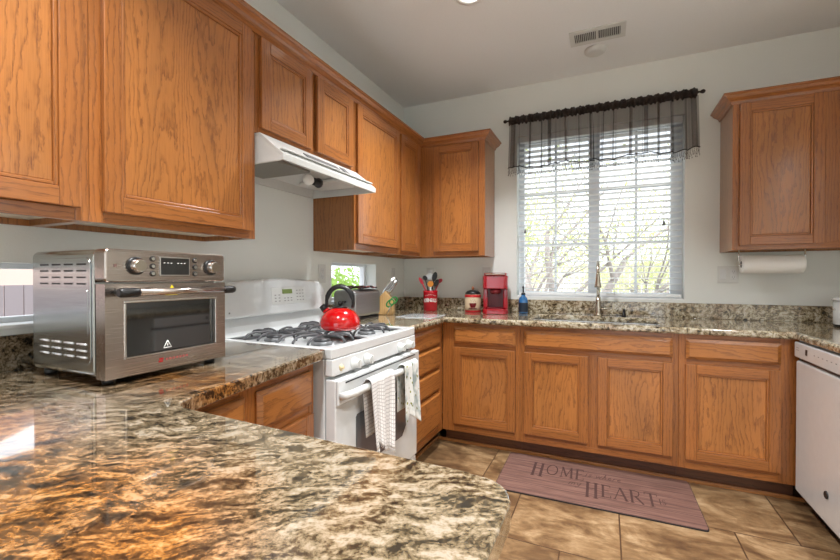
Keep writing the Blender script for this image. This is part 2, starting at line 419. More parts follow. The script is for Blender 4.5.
def drawer_front(F, parent, a0, a1, c0, c1, b, name='drawer', t=.02):
    mb = MB(); k = .016; e = .009
    F.box(mb, a0, a1, b+.001, b+e, c0, c1, 'a')
    F.box(mb, a0+k, a1-k, b+.002, b+t, c0+k, c1-k, 'a')
    off = (random.random()*9, random.random()*9)
    o = [(a0,b+e,c0),(a1,b+e,c0),(a1,b+e,c1),(a0,b+e,c1)]; i = [(a0+k,b+t,c0+k),(a1-k,b+t,c0+k),(a1-k,b+t,c1-k),(a0+k,b+t,c1-k)]
    for j in range(4):
        m = (j+1) % 4; F.quad(mb, [o[j], o[m], i[m], i[j]], 'a', 0, off)
    return mb.build(name, OAK, parent, .0018, 2, recalc=True)
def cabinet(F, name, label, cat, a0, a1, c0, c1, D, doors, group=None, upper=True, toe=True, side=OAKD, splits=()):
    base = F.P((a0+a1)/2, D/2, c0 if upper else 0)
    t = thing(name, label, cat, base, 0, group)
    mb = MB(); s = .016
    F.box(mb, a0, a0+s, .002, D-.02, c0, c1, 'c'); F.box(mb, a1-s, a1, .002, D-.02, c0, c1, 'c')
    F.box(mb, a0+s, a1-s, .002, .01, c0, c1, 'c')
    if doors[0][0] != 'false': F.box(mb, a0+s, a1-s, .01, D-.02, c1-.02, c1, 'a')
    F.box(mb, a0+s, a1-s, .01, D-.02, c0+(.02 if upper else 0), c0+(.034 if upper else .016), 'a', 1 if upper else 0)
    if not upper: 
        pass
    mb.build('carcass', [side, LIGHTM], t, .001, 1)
    ff = MB(); st = .035
    sl = max(st, min(d[1] for d in doors)-a0+.006); sr = max(st, a1-max(d[2] for d in doors)+.006)
    F.box(ff, a0, a0+sl, D-.02, D, c0, c1, 'c'); F.box(ff, a1-sr, a1, D-.02, D, c0, c1, 'c')
    F.box(ff, a0+sl, a1-sr, D-.02, D-.0005, c1-st, c1, 'a'); F.box(ff, a0+sl, a1-sr, D-.02, D-.0005, c0, c0+st, 'a')
    F.box(ff, a0+sl, a1-sr, D-.018, D-.002, c0+st, c1-st, 'c' if upper else 'a')
    for i_, d in enumerate(doors):
        for e in doors[i_+1:]:
            if d[0] == e[0] == 'door' and e[1] > d[2] and e[1]-d[2] < .1 and not upper: F.box(ff, d[2]-.008, e[1]+.008, D-.019, D-.0008, c0+st, max(d[4], e[4])+.008, 'c')
    ff.build('face_frame', OAKF, t, .001, 1)
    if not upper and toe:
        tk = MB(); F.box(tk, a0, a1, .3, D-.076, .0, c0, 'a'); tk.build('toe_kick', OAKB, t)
    for d in doors:
        k = d[0]
        if k == 'door': panel_door(F, t, *d[1:5], D)
        elif k == 'drawer': drawer_front(F, t, *d[1:5], D)
        elif k == 'false': drawer_front(F, t, *d[1:5], D, name='drawer_front')
    return t

# ------------------------------------------------------------------ room shell
H = 2.736; WT = .15; RX = 3.215; RY = -6.5
struct(MB().box(-WT, RX+WT, RY-WT, WT, -.1, 0).build('floor', TILE))
struct(MB().box(-WT, RX+WT, RY-WT, WT, H, H+.12).build('ceiling', CEIL))
# openings
BW = (1.02, 2.18, 1.035, 2.335)       # back window x0,x1,z0,z1
W2 = (-3.35, -2.45, 1.04, 1.245)      # long low window, left wall
W3 = (-1.095, -.505, 1.02, 1.298)     # small low window, left wall
RW = (.55, 2.85, .0, 2.15)            # unseen patio door added for daylight, rear wall
m = MB()
m.box(-WT, BW[0], 0, WT, 0, H); m.box(BW[1], RX+WT, 0, WT, 0, H); m.box(BW[0], BW[1], 0, WT, 0, BW[2]); m.box(BW[0], BW[1], 0, WT, BW[3], H)
struct(m.build('wall_back', WALL))
m = MB()
m.box(-WT, 0, RY, W2[0], 0, H); m.box(-WT, 0, W2[1], W3[0], 0, H); m.box(-WT, 0, W3[1], 0, 0, H)
for W in (W2, W3): m.box(-WT, 0, W[0], W[1], 0, W[2]); m.box(-WT, 0, W[0], W[1], W[3], H)
struct(m.build('wall_left', WALL))
struct(MB().box(RX, RX+WT, RY, 0, 0, H).build('wall_right', WALL))
m = MB(); m.box(-WT, RW[0], RY-WT, RY, 0, H); m.box(RW[1], RX+WT, RY-WT, RY, 0, H); m.box(RW[0], RW[1], RY-WT, RY, RW[3], H)
struct(m.build('wall_rear', WALL))
# back window
def empty_struct(name, loc):
    o = bpy.data.objects.new(name, None); COL.objects.link(o); o.location = loc; o['kind'] = 'structure'; return o
t = empty_struct('window_1', (1.6, .1, BW[2]))
m = MB(); x0,x1,z0,z1 = BW; y0,y1 = .095,.14; f = .045
m.box(x0,x0+f,y0,y1,z0,z1); m.box(x1-f-.03,x1,y0,y1,z0,z1); m.box(x0+f,x1-f-.03,y0,y1,z0,z0+f); m.box(x0+f,x1-f-.03,y0,y1,z1-f,z1)
m.box(1.555,1.635,y0-.01,y1,z0+f,z1-f); m.build('window_frame', VINYL, t, .003)
m = MB()
for cx in (1.31, 1.885): m.box(cx-.009,cx+.009,.112,.122,z0+f,z1-f)
for cz in (1.46, 1.87, ): m.box(x0+f,1.555,.111,.121,cz-.009,cz+.009); m.box(1.635,x1-.075,.111,.121,cz-.009,cz+.009)
m.build('muntins', VINYL, t)
m = MB(); m.box(x0+f,1.555,.124,.128,z0+f,z1-f); m.box(1.635,x1-f-.03,.124,.128,z0+f,z1-f); m.build('pane', PANE, t)
m = MB(); m.box(x0+.002,x1-.002,.002,.094,z0-.0005,z0+.012); m.build('window_sill', WHITE, t, .003)
def side_window(nm, W, mull=()):
    t = empty_struct(nm, (-.12, (W[0]+W[1])/2, W[2])); m = MB(); f = .03; x0, x1 = -.14, -.095
    m.box(x0,x1,W[0],W[0]+f,W[2],W[3]); m.box(x0,x1,W[1]-f,W[1],W[2],W[3])
    m.box(x0,x1,W[0]+f,W[1]-f,W[2],W[2]+f); m.box(x0,x1,W[0]+f,W[1]-f,W[3]-f*.6,W[3])
    for y in mull: m.box(x0,x1,y-.02,y+.02,W[2]+f,W[3]-f*.6)
    m.build('window_frame', VINYL, t, .002)
    MB().box(-.12,-.116,W[0]+f,W[1]-f,W[2]+f,W[3]-f*.6).build('pane', PANE, t)
    MB().box(-.094,.004,W[0]+.002,W[1]-.002,W[2],W[2]+.012).build('window_sill', WHITE, t, .003)
side_window('window_2', W2); side_window('window_3', W3, ())
t = empty_struct('added_patio_door', (1.7, RY-.07, 0)); m = MB(); f = .06; y0,y1 = RY-.1,RY-.04  # unseen glass door, added to let daylight in from behind
m.box(RW[0],RW[0]+f,y0,y1,0,RW[3]); m.box(RW[1]-f,RW[1],y0,y1,0,RW[3]); m.box(RW[0]+f,RW[1]-f,y0,y1,RW[3]-f,RW[3]); m.box(RW[0]+f,RW[1]-f,y0,y1,0,f); m.box(1.66,1.74,y0,y1,f,RW[3]-f)
m.build('door_frame', VINYL, t, .003)
MB().box(RW[0]+f,RW[1]-f,RY-.075,RY-.071,f,RW[3]-f).build('pane', PANE, t)
# shoe moulding along the toe kicks
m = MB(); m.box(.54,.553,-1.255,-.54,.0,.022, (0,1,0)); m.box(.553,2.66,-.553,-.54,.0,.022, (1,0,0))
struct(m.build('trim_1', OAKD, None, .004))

# ------------------------------------------------------------------ upper cabinets
FL = Fr((0,0), (0,1), (1,0)); FB = Fr((0,0), (1,0), (0,-1)); FD = Fr((RX,0), (0,1), (-1,0))
G = None; UB, UT, UD = 1.362, 2.30, .305
cabinet(FL, 'upper_cabinet', 'oak wall cabinet at left edge of photo, above the low side window', 'cabinet', -3.36, -2.677, UB, UT, UD, [('door',-3.33,-2.705,1.397,2.238)], G)
cabinet(FL, 'upper_cabinet', 'oak wall cabinet with one wide door directly above the countertop oven', 'cabinet', -2.676, -2.052, UB, UT, UD, [('door',-2.646,-2.082,1.394,2.24)], G)
cabinet(FL, 'upper_cabinet', 'short two-door oak wall cabinet above the white range hood', 'cabinet', -2.05, -1.288, 1.822, UT, UD, [('door',-2.03,-1.69,1.845,2.236),('door',-1.65,-1.317,1.845,2.236)], G)
cabinet(FL, 'upper_cabinet', 'wide-door tall oak wall cabinet immediately right of the range hood', 'cabinet', -1.286, -.706, UB, UT, UD, [('door',-1.268,-.722,1.402,2.24)], G)
cabinet(FL, 'upper_cabinet', 'narrow-door oak wall cabinet on side wall in the corner', 'cabinet', -.705, -.306, UB, UT, UD, [('door',-.688,-.369,1.39,2.24)], G)
cabinet(FB, 'upper_cabinet', 'oak corner wall cabinet on window wall, left of the window', 'cabinet', .002, .838, UB, UT, UD, [('door',.42,.79,1.398,2.234)], G)
cabinet(FB, 'upper_cabinet', 'oak wall cabinet right of the window, above the paper towels', 'cabinet', 2.381, 3.21, UB, UT, UD, [('door',2.413,2.806,1.39,2.24),('door',2.90,3.16,1.39,2.24)], G)
def crown(path, name, label=None, parent=None):
    prof = [(-.0,2.243),(.006,2.243),(.009,2.25),(.012,2.258),(.022,2.266),(.034,2.272),(.042,2.281),(.046,2.288),(.055,2.292),(.055,2.302),(-.0,2.302)]
    R = []
    P = [Vector(p) for p in path]
    for i, p in enumerate(P):
        d0 = (P[i]-P[i-1]).normalized() if i else (P[1]-P[0]).normalized()
        d1 = (P[i+1]-P[i]).normalized() if i < len(P)-1 else d0
        n0 = Vector((d0.y,-d0.x)); n1 = Vector((d1.y,-d1.x)); nn = (n0+n1); nn = nn/(nn.dot(n0))
        R.append([(p.x+nn.x*(o+.0015), p.y+nn.y*(o+.0015), z) for o, z in prof])
    mb = MB()
    for a, b in zip(R, R[1:]):
        g = Vector(b[0])-Vector(a[0]); mb.rings([a, b], grain=tuple(g), smooth=False)
    return mb.build(name, OAKF, parent, 0)
c = crown([(.305,-3.36),(.305,-.305),(.838,-.305),(.838,-.002)], 'crown_moulding')
tag(c, 'long oak crown moulding topping the wall cabinets left of the window', 'moulding')
c = crown([(2.381,-.002),(2.381,-.305),(3.212,-.305)], 'crown_moulding')
tag(c, 'oak crown moulding topping the wall cabinet right of the window', 'moulding')

# ------------------------------------------------------------------ base cabinets
BD = .61; BC0, BC1 = .105, .874
cabinet(FB, 'base_cabinet', 'oak base cabinet in corner under the red coffee maker', 'cabinet', .612, 1.162, BC0, BC1, BD, [('drawer',.698,1.133,.733,.848),('door',.698,1.133,.163,.705)], G, False)
cabinet(FB, 'base_cabinet', 'wide two-door oak sink base cabinet below the window', 'cabinet', 1.163, 2.063, BC0, BC1, BD, [('false',1.191,2.034,.735,.846),('door',1.191,1.583,.165,.705),('door',1.638,2.035,.165,.705)], G, False)
cabinet(FB, 'base_cabinet', 'oak base cabinet with drawer and door beside the dishwasher', 'cabinet', 2.064, 2.603, BC0, BC1, BD, [('drawer',2.096,2.525,.733,.848),('door',2.096,2.525,.163,.705)], G, False)
cabinet(FL, 'drawer_cabinet', 'oak four-drawer base cabinet right of the white stove', 'cabinet', -1.262, -.6115, BC0, BC1, BD, [('drawer',-1.235,-.688,.733,.848),('drawer',-1.235,-.688,.573,.718),('drawer',-1.235,-.688,.413,.558),('drawer',-1.235,-.688,.163,.398)], G, False)
ang = math.radians(6.4)
FA = Fr((.025,-2.118), (-math.sin(ang), math.cos(ang)), (math.cos(ang), math.sin(ang)))
cabinet(FA, 'base_cabinet', 'oak base cabinet left of the white stove, under the countertop oven', 'cabinet', -.375, -.003, BC0, BC1, .595, [('drawer',-.345,-.03,.70,.832),('door',-.345,-.03,.163,.668)], G, False)
cabinet(FA, 'base_cabinet', 'oak base cabinet in inner corner where the counter meets the peninsula', 'cabinet', -.72, -.376, BC0, BC1, .595, [('drawer',-.69,-.40,.70,.832),('door',-.69,-.40,.163,.668)], G, False)
FP = Fr((0,-3.45), (1,0), (0,1))
cabinet(FP, 'peninsula_cabinet', 'oak cabinet carrying the granite peninsula in the foreground', 'cabinet', .75, 1.52, BC0, BC1, .60, [('door',.80,1.13,.163,.84),('door',1.16,1.49,.163,.84)], G, False)

# ------------------------------------------------------------------ countertops
def grid_slab(mb, xs, ys, mask, z0, z1, warp=lambda x,y:(x,y), mat=0):
    idx = {}
    def V(i,j,k):
        if (i,j,k) not in idx: x,y = warp(xs[i], ys[j]); idx[(i,j,k)] = mb.add([(x,y,(z0,z1)[k])])
        return idx[(i,j,k)]
    M = lambda i,j: 0 <= i < len(xs)-1 and 0 <= j < len(ys)-1 and mask(i,j)
    for i in range(len(xs)-1):
        for j in range(len(ys)-1):
            if not M(i,j): continue
            mb.face((V(i,j,1),V(i+1,j,1),V(i+1,j+1,1),V(i,j+1,1)), mat=mat); mb.face((V(i,j,0),V(i,j+1,0),V(i+1,j+1,0),V(i+1,j,0)), mat=mat)
            if not M(i-1,j): mb.face((V(i,j,0),V(i,j,1),V(i,j+1,1),V(i,j+1,0)), mat=mat)
            if not M(i+1,j): mb.face((V(i+1,j,0),V(i+1,j+1,0),V(i+1,j+1,1),V(i+1,j,1)), mat=mat)
            if not M(i,j-1): mb.face((V(i,j,0),V(i+1,j,0),V(i+1,j,1),V(i,j,1)), mat=mat)
            if not M(i,j+1): mb.face((V(i,j+1,0),V(i,j+1,1),V(i+1,j+1,1),V(i+1,j+1,0)), mat=mat)
CT0, CT1 = .8755, .914
t = thing('countertop', 'granite countertop slab of foreground peninsula and the counter under the oven', 'countertop', (.8,-2.9,CT0))
# outline, rounded free corner
out = [(.002,-2.049),(.668,-2.049),(.676,-2.056),(.722,-2.40),(.772,-2.70),(.79,-2.745),(.83,-2.765),(1.2,-2.782)]
cxx, cyy, rr = 1.512, -2.858, .058
out += [(cxx-.02, cyy+rr+.004)] + [(cxx+rr*math.sin(a), cyy+rr*math.cos(a)) for a in [i*PI/2/8 for i in range(9)]] + [(1.57,-3.85),(.002,-3.85)]
mb = MB(); mb.prism(out, CT0, CT1); mb.build('slab', GRAN, t, .015, 5)
MB().box(.002,.022,-3.85,-2.05,CT1+.0002,1.022).build('backsplash', GRAN, t, .003)
SX0, SX1, SY0, SY1 = 1.22, 1.99, -.55, -.14
t = thing('countertop', 'granite countertop along the window wall with the sink cut into it', 'countertop', (1.6,-.3,CT0))
xs = [.002,.65,SX0,SX1,2.57,RX-.004]; ys = [-2.6,-1.264,-.65,SY0,SY1,-.002]
def msk(i,j):
    if j == 0: return i == 4
    if j == 1: return i in (0,4)
    return not (i == 2 and j == 3)
mb = MB(); grid_slab(mb, xs, ys, msk, CT0, CT1); mb.build('slab', GRAN2, t, .013, 5)
m = MB(); m.box(.003,.022,-1.262,-.003,CT1+.0002,1.018); m.box(.022,RX-.005,-.022,-.003,CT1+.0002,1.018)
m.build('backsplash', GRANS, t, .003)
# sink
t = thing('sink', 'undermount stainless steel sink bowl below the window', 'sink', (1.6,-.345,.70))
m = MB(); e=.008; z0=.70; zt=.8745
m.box(SX0-e,SX1+e,SY0-e,SY0,z0,zt); m.box(SX0-e,SX1+e,SY1,SY1+e,z0,zt); m.box(SX0-e,SX0,SY0,SY1,z0,zt); m.box(SX1,SX1+e,SY0,SY1,z0,zt); m.box(SX0,SX1,SY0,SY1,z0,z0+e)
m.build('bowl', SINKM, t, .002); MB().lathe([(.04,0),(.04,.004),(.03,.003)], (1.6,-.345,z0+e+.0005)).build('drain', CHROME, t)

# ------------------------------------------------------------------ sink fittings
t = thing('faucet', 'tall nickel gooseneck pull-down faucet behind the sink', 'faucet', (1.63,-.085,CT1))
m = MB(); m.lathe([(.028,0),(.028,.008),(.024,.014),(.0195,.03),(.0185,.10),(.0175,.14)], (1.63,-.085,CT1+.0005)); m.build('base', NICKEL, t)
pts = [(1.63,-.085,1.05),(1.63,-.085,1.17)] + [(1.63,-.085-.085*(1-math.cos(a)),1.22+.085*math.sin(a)) for a in [i*PI/10 for i in range(11)]]
MB().tube(pts, .011, 14).build('spout', NICKEL, t)
MB().lathe([(.012,1.225),(.013,1.215),(.0165,1.18),(.0225,1.14),(.0235,1.128),(.019,1.125)], (1.63,-.255,0), n=24).build('spray_head', NICKEL, t)
MB().tube([(1.648,-.085,.965),(1.675,-.085,.967),(1.72,-.09,.975)], [.011,.008,.006]).build('lever', NICKEL, t)
t = thing('soap_dispenser', 'small dark soap dispenser pump right of the faucet', 'dispenser', (1.80,-.085,CT1))
MB().lathe([(.016,0),(.016,.006),(.011,.012),(.009,.04)], (1.80,-.085,CT1+.0005), n=16).build('base', ROD, t)
MB().tube([(1.80,-.085,.952),(1.80,-.085,.966),(1.80,-.11,.968),(1.80,-.135,.958)], [.008,.008,.006,.005]).build('nozzle', ROD, t)

# ------------------------------------------------------------------ range hood
t = thing('range_hood', 'white under-cabinet range hood above the stove', 'range hood', (.25,-1.669,1.69))
y0, y1 = -2.046, -1.291; zb, zt = 1.688, 1.820
sec = [(.003,zt),(.322,zt),(.335,zt-.01),(.455,zb+.028),(.458,zb+.002)]
m = MB()
# outer skin: top + slanted front + lip, made as thick strips, with end cheeks and back, open underneath
prof = [(.003,zt),(.325,zt),(.458,zb+.026),(.458,zb),(.445,zb),(.445,zb+.02),(.318,zt-.012),(.003,zt-.012)]
m.prism([(x,z) for x,z in prof], y0, y1, 'y')
for a,b in ((y0,y0+.012),(y1-.012,y1)): m.prism([(.003,zb+.0),(.445,zb+.0),(.445,zb+.02),(.318,zt-.012),(.003,zt-.012)], a, b, 'y')
m.box(.003,.015,y0+.012,y1-.012,zb,zt-.012); m.box(.003,.445,y0+.012,y1-.012,zb+.05,zb+.056)
m.build('shell', PLASTIC, t, .002)
def onslope(s, lift=.001):   # s 0 top .. 1 bottom of the slanted face
    return (.325+(.458-.325)*s+lift*.65, zt+(zb+.026-zt)*s+lift*.76)
m = MB(); a=onslope(.33,.001); b=onslope(.60,.001)
m.hexa([(a[0],-1.82,a[1]),(b[0],-1.82,b[1]),(b[0],-1.56,b[1]),(a[0],-1.56,a[1])]+[(p[0]+.002,y,p[1]+.002) for p,y in ((a,-1.82),(b,-1.82),(b,-1.56),(a,-1.56))]); m.build('vent_grille', plain('mid_grey', srgb(96,98,98), .5), t)
for y in (-1.515,-1.49):
    a=onslope(.3,.001); b=onslope(.62,.001)
    m=MB(); m.hexa([(a[0],y-.009,a[1]),(b[0],y-.009,b[1]),(b[0],y+.009,b[1]),(a[0],y+.009,a[1])]+[(p[0]+.004,q,p[1]+.004) for p,q in ((a,y-.009),(b,y-.009),(b,y+.009),(a,y+.009))]); m.build('switch', GREY, t, .001)
MB().box(.03,.34,-2.02,-1.73,zb+.028,zb+.040).build('filter', FILTER, t, .002)
MB().box(.10,.36,-1.53,-1.34,zb+.03,zb+.045).build('fan_cover', PLASTIC, t, .003)
MB().lathe([(.001,-.030),(.016,-.027),(.027,-.014),(.030,0),(.027,.014),(.016,.026),(.013,.034)], (.27,-1.66,zb+.016), 'y', 24).build('light_bulb', plain('frosted_bulb', srgb(240,240,236), .2), t)
MB().lathe([(.018,.034),(.02,.04),(.02,.075),(.026,.078),(.026,.09)], (.27,-1.66,zb+.016), 'y', 20).build('bulb_socket', BLACK, t)

# ------------------------------------------------------------------ stove
SYL, SYR = -2.043, -1.268
t = thing('gas_stove', 'white freestanding gas range under the range hood', 'stove', (.36,-1.655,0))
MB().box(.03,.66,SYL,SYR,.03,.872).build('body', ENAMEL2, t, .004)
m = MB()
for x in (.09,.6):
    for y in (SYL+.06,SYR-.06): MB().lathe([(.02,0),(.02,.0295)], (x,y,0), n=12).build('levelling_foot', BLACK, t)
m = MB(); grid_slab(m, [.024,.085,.65,.697], [SYL,SYL+.035,SYR-.035,SYR], lambda i,j: not (i==1 and j==1), .873, .916)
m.box(.085,.65,SYL+.035,SYR-.035,.878,.892); m.build('cooktop', ENAMEL, t, .006, 3)
# control strip, leaning back slightly
m = MB(); m.prism([(.662,.806),(.702,.806),(.698,.872),(.662,.872)], SYL, SYR, 'y'); m.build('control_strip', ENAMEL, t, .004, 3)
kn = None
for y in (-1.892,-1.79,-1.462,-1.362):
    if kn is None:
        kn = thing('tmp','',''); bpy.data.objects.remove(kn)
        kn = MB().lathe([(.026,0),(.026,.006),(.021,.010),(.019,.028),(.017,.031)], (.7,y,.832), 'x', 24).build('knob', PLASTIC, t)
        g = MB().box(.731,.737,y-.004,y+.004,.814,.850).build('grip', PLASTIC, kn, .002); y0_ = y
    else:
        k2 = kn.copy(); COL.objects.link(k2); k2.location = (0, y-y0_, 0)
        g2 = g.copy(); COL.objects.link(g2); g2.parent = k2
MB().lathe([(.014,0),(.014,.003),(.006,.005),(.006,.014)], (.7,-1.985,.832), 'x', 20).build('knob_stem', plain('yellowed_plastic', srgb(214,196,150), .4), t)
# door
m = MB(); m.box(.662,.712,SYL+.004,SYR-.004,.205,.792); d = m.build('oven_door', ENAMEL, t, .006, 3)
MB().box(.7122,.726,SYL+.004,SYR-.004,.69,.79).build('top_band', ENAMEL, d, .006, 3)
MB().box(.7265,.728,-1.99,-1.33,.772,.778).build('vent_slot', BLACK, d)
yw0, yw1, zw0, zw1, ch = -1.895, -1.415, .37, .615, .045
MB().prism([(yw0+ch*.3,zw0),(yw1-ch,zw0),(yw1,zw0+ch),(yw1,zw1-.01),(yw1-.01,zw1),(yw0+.01,zw1),(yw0,zw1-.01),(yw0,zw0+ch*.3)], .7122,.7145,'x').build('window', DGLASS, d)
pts = [(.728,-2.025,.727),(.752,-2.02,.733),(.768,-1.985,.738),(.772,-1.9,.74),(.772,-1.66,.74),(.772,-1.50,.74),(.768,-1.455,.738),(.752,-1.43,.733),(.728,-1.425,.727)]
MB().tube(pts, .0155, 14).build('handle', PLASTIC, d)
MB().box(.662,.706,SYL+.004,SYR-.004,.04,.198).build('storage_drawer', ENAMEL, t, .006, 3)
# backguard with bowed top
BY0, BY1 = -2.03, -1.262
def bg_out():
    n=16; P=[(BY0,1.0)]
    for i in range(n+1):
        s=i/n; y=BY0+(BY1-BY0)*s; e=abs(2*s-1); z=1.19-.022*e**2-(.045*max(0,(e-.9)/.1)**2)
        P.append((y,z))
    P.append((BY1,1.0)); return P
R0=[( .02 ,y,z) for y,z in bg_out()]; R1=[(.095-.03*(z-.918)/.27,y,z) for y,z in bg_out()]
m=MB(); m.rings([R0,R1], smooth=False); bgd=m.build('backguard', ENAMEL, t, .012, 4)
m=MB(); m.prism([(.02,.917),(.10,.917),(.075,.935),(.062,.96),(.058,.999),(.02,.999)], BY0+.004, BY1-.004, 'y'); m.build('rear_riser', ENAMEL2, t, .002)
fx=lambda z:.095-.03*(z-.918)/.27
def bgbox(y0,y1,z0,z1,th,lift=.0008):
    m=MB(); m.hexa([(fx(z0)+lift,y0,z0),(fx(z0)+lift,y1,z0),(fx(z1)+lift,y1,z1),(fx(z1)+lift,y0,z1)]+[(fx(z)+lift+th,y,z) for y,z in ((y0,z0),(y1,z0),(y1,z1),(y0,z1))]); return m
bgbox(-1.72,-1.452,1.052,1.142,.002).build('control_panel', plain('pale_panel', srgb(222,224,222), .25), bgd, .001)
bgbox(-1.64,-1.565,1.108,1.132,.003,.002).build('display', LCD, bgd)
m=MB()
for (y,z) in [(-1.70+.028*i,1.10-.016*j) for i in range(2) for j in range(3)]+[(-1.53+.024*i,1.122-.018*j) for i in range(3) for j in range(4)]+[(-1.63+.025*i,1.082-.014*j) for i in range(3) for j in range(2)]:
    q=bgbox(y,y+.012,z,z+.004,.0006,.003); n=m.add(q.v); 
    for f_ in q.f: m.face([n+i for i in f_])
m.build('button_print', GPRINT, bgd)
m=bgbox(-1.998,-1.990,1.026,1.034,.0006,.001); m.build('badge', GPRINT, bgd)
# burners and grates
for x in (.22,.50):
    for y in (-1.85,-1.46):
        b_ = MB().lathe([(.048,0),(.048,.01),(.038,.016)], (x,y,.8925), n=28).build('burner', GREY, t)
        MB().lathe([(.036,.0165),(.038,.02),(.036,.026),(.01,.028)], (x,y,.8925), n=28).build('burner_cap', IRON, b_)
def grate(yc):
    m = MB(); r=.0056; zt_=.934
    for x in (.22,.50):
        for k in range(8):
            a = 2*PI*(k+.5)/8; ex,ey = math.cos(a), math.sin(a)
            R_ = min(.135/max(abs(ex),1e-6), .165/max(abs(ey),1e-6))
            sw = .35*(1 if k%2 else -1)
            P=[]
            for s,z in ((.0,zt_),(.25,zt_+.004),(.55,zt_+.006),(.8,zt_+.001),(.93,zt_-.014),(1,.903)):
                rad=.030+(R_-.030)*s; aa=a+sw*s*s*.5
                px=rad*math.cos(aa); py=rad*math.sin(aa)
                px=max(-.137,min(.137,px)); py=max(-.167,min(.167,py))
                P.append((x+px,yc+py,z))
            m.tube(P, r, 8)
    # perimeter rail
    loop=[(.085+.012,yc-.168),(.645-.012,yc-.168),(.645,yc-.155),(.645,yc+.155),(.645-.012,yc+.168),(.097,yc+.168),(.085,yc+.155),(.085,yc-.155)]
    loop=[(min(max(a,.092),.64),b,.9005) for a,b in loop]
    m.tube(loop, .0062, 8, closed=True)
    m.tube([(.36,yc-.168,.903),(.36,yc-.12,.93),(.36,yc,.936),(.36,yc+.12,.93),(.36,yc+.168,.903)], r, 8)
    return m.build('grate', IRON, t)
grate(-1.83); grate(-1.482)
# kettle
kx, ky, kz = .505, -1.715, .946
t = thing('kettle', 'shiny red dome tea kettle on the stove grate', 'kettle', (kx,ky,kz))
MB().lathe([(.078,0),(.092,.004),(.098,.02),(.097,.04),(.088,.066),(.07,.088),(.048,.101),(.036,.105)], (kx,ky,kz), n=48).build('body', RED, t)
l_ = MB().lathe([(.037,.105),(.036,.109),(.02,.114),(.004,.116)], (kx,ky,kz), n=32).build('lid', BLACK, t)
MB().lathe([(.006,.115),(.012,.124),(.012,.132),(.004,.136)], (kx,ky,kz), n=20).build('knob', BLACK, l_)
dx, dy = Vector((.94,.34)).normalized()   # handle plane faces the camera
hd = MB(); P=[]
for i in range(17):
    a = PI*(-.10+1.2*i/16); P.append((kx+dx*.066*math.cos(a), ky+dy*.066*math.cos(a), kz+.130+.078*math.sin(a)))
hd.tube(P, [.0145 if 2<i<14 else .010 for i in range(17)], 12, flat=.8).build('handle', BLACK, t)
sp = MB().tube([(kx-dx*.052,ky-dy*.052,kz+.072),(kx-dx*.068,ky-dy*.068,kz+.090),(kx-dx*.075,ky-dy*.075,kz+.098)], [.022,.018,.016], 14).build('spout', RED, t)
MB().tube([(kx-dx*.072,ky-dy*.072,kz+.094),(kx-dx*.090,ky-dy*.090,kz+.114)], [.019,.015], 12).build('spout_cap', BLACK, sp)

# towels over the oven handle
def towel(name, label, yc, w, ztop, zf, mat, seed, spreadb, fringe):
    rnd = random.Random(seed); ph = [rnd.random()*6 for _ in range(4)]
    t = thing(name, label, 'towel', (.79,yc,zf), 0)
    Lf = ztop-zf; Lb = Lf*.82; rr = .018; arc = PI*rr; tot = Lb+arc+Lf
    def fn(u, v):
        s = v*tot; amp = .010
        if s < Lb: x = .772-rr; z = ztop-Lb+s; k = (Lb-s)/Lb; sg = -.15
        elif s < Lb+arc: a = (s-Lb)/rr; x = .772-rr*math.cos(a); z = ztop+rr*math.sin(a); k = 0; sg = 1
        else: q = s-Lb-arc; x = .772+rr; z = ztop-q; k = q/Lf; sg = 1
        wd = w*(1+spreadb*k)
        fold = math.sin(u*13+ph[0])*.6+math.sin(u*23+ph[1]+k*1.5)*.4
        y = yc + wd*(u-.5) + .008*k*math.sin(u*9+ph[2])
        x += sg*(amp*(.4+1.0*k)*(fold+1.0)) if sg > 0 else sg*.004
        z -= (.025*k*math.sin(u*5+ph[3])+ .012*k*fold) if sg > 0 else 0
        return (x, y, z)
    m = MB(); m.grid(fn, 48, 60, uvs=lambda u,v: (u*w*1.6, v*tot)); m.build('cloth', mat, t, recalc=False, solid=.0025)
    if fringe:
        m = MB()
        for i in range(46):
            u = (i+.5)/46; p = Vector(fn(u,1)); m.tube([p, p+Vector((rnd.uniform(-.003,.003),rnd.uniform(-.004,.004),-.008)), p+Vector((.001,rnd.uniform(-.006,.006),-.018))], .0011, 4)
        o = m.build('fringe', plain('fringe_thread', srgb(226,222,218), .9), t); o['kind'] = 'stuff'
towel('dish_towel', 'grey-and-white checked fringed towel on the oven door handle', -1.805, .205, .757, .462, CHECK, 3, -.22, True)
towel('dish_towel', 'pale print towel on the right end of the oven handle', -1.515, .15, .757, .49, FLORAL, 11, -.05, False)

# ------------------------------------------------------------------ dishwasher
t = thing('dishwasher', 'white dishwasher at right edge with rounded front panel', 'dishwasher', (2.9,-.96,0))
MB().box(2.625,3.19,-1.258,-.662,.12,.868).build('tub', ENAMEL2, t, .003)
MB().box(2.575,2.624,-1.258,-.648,.10,.772).build('door', ENAMEL, t, .010, 4)
cp = MB().box(2.568,2.624,-1.258,-.648,.790,.868).build('control_panel', ENAMEL, t, .006, 3)
MB().box(2.595,2.6245,-1.25,-.655,.773,.789).build('handle_recess', plain('recess_brown', srgb(88,58,44), .5), t)
MB().box(2.5665,2.5678,-.80,-.78,.818,.846).build('display', BLACK, cp)
m = MB()
for z in (.828,.840): m.box(2.5668,2.5678,-.705,-.675,z,z+.003)
for i in range(6): m.box(2.5668,2.5678,-.88-.04*i,-.87-.04*i,.83,.834)
m.build('button_print', GPRINT, cp)
MB().box(2.65,3.19,-1.25,-.665,.0,.118).build('kick_plate', BLACK, t)
tag(MB().lathe([(.017,0),(.017,.004),(.014,.006)], (2.5745,-.985,.235), 'x', 24).build('magnet', plain('dark_magnet', srgb(40,34,34), .4), None), 'small round dark magnet on the lower dishwasher door', 'magnet')
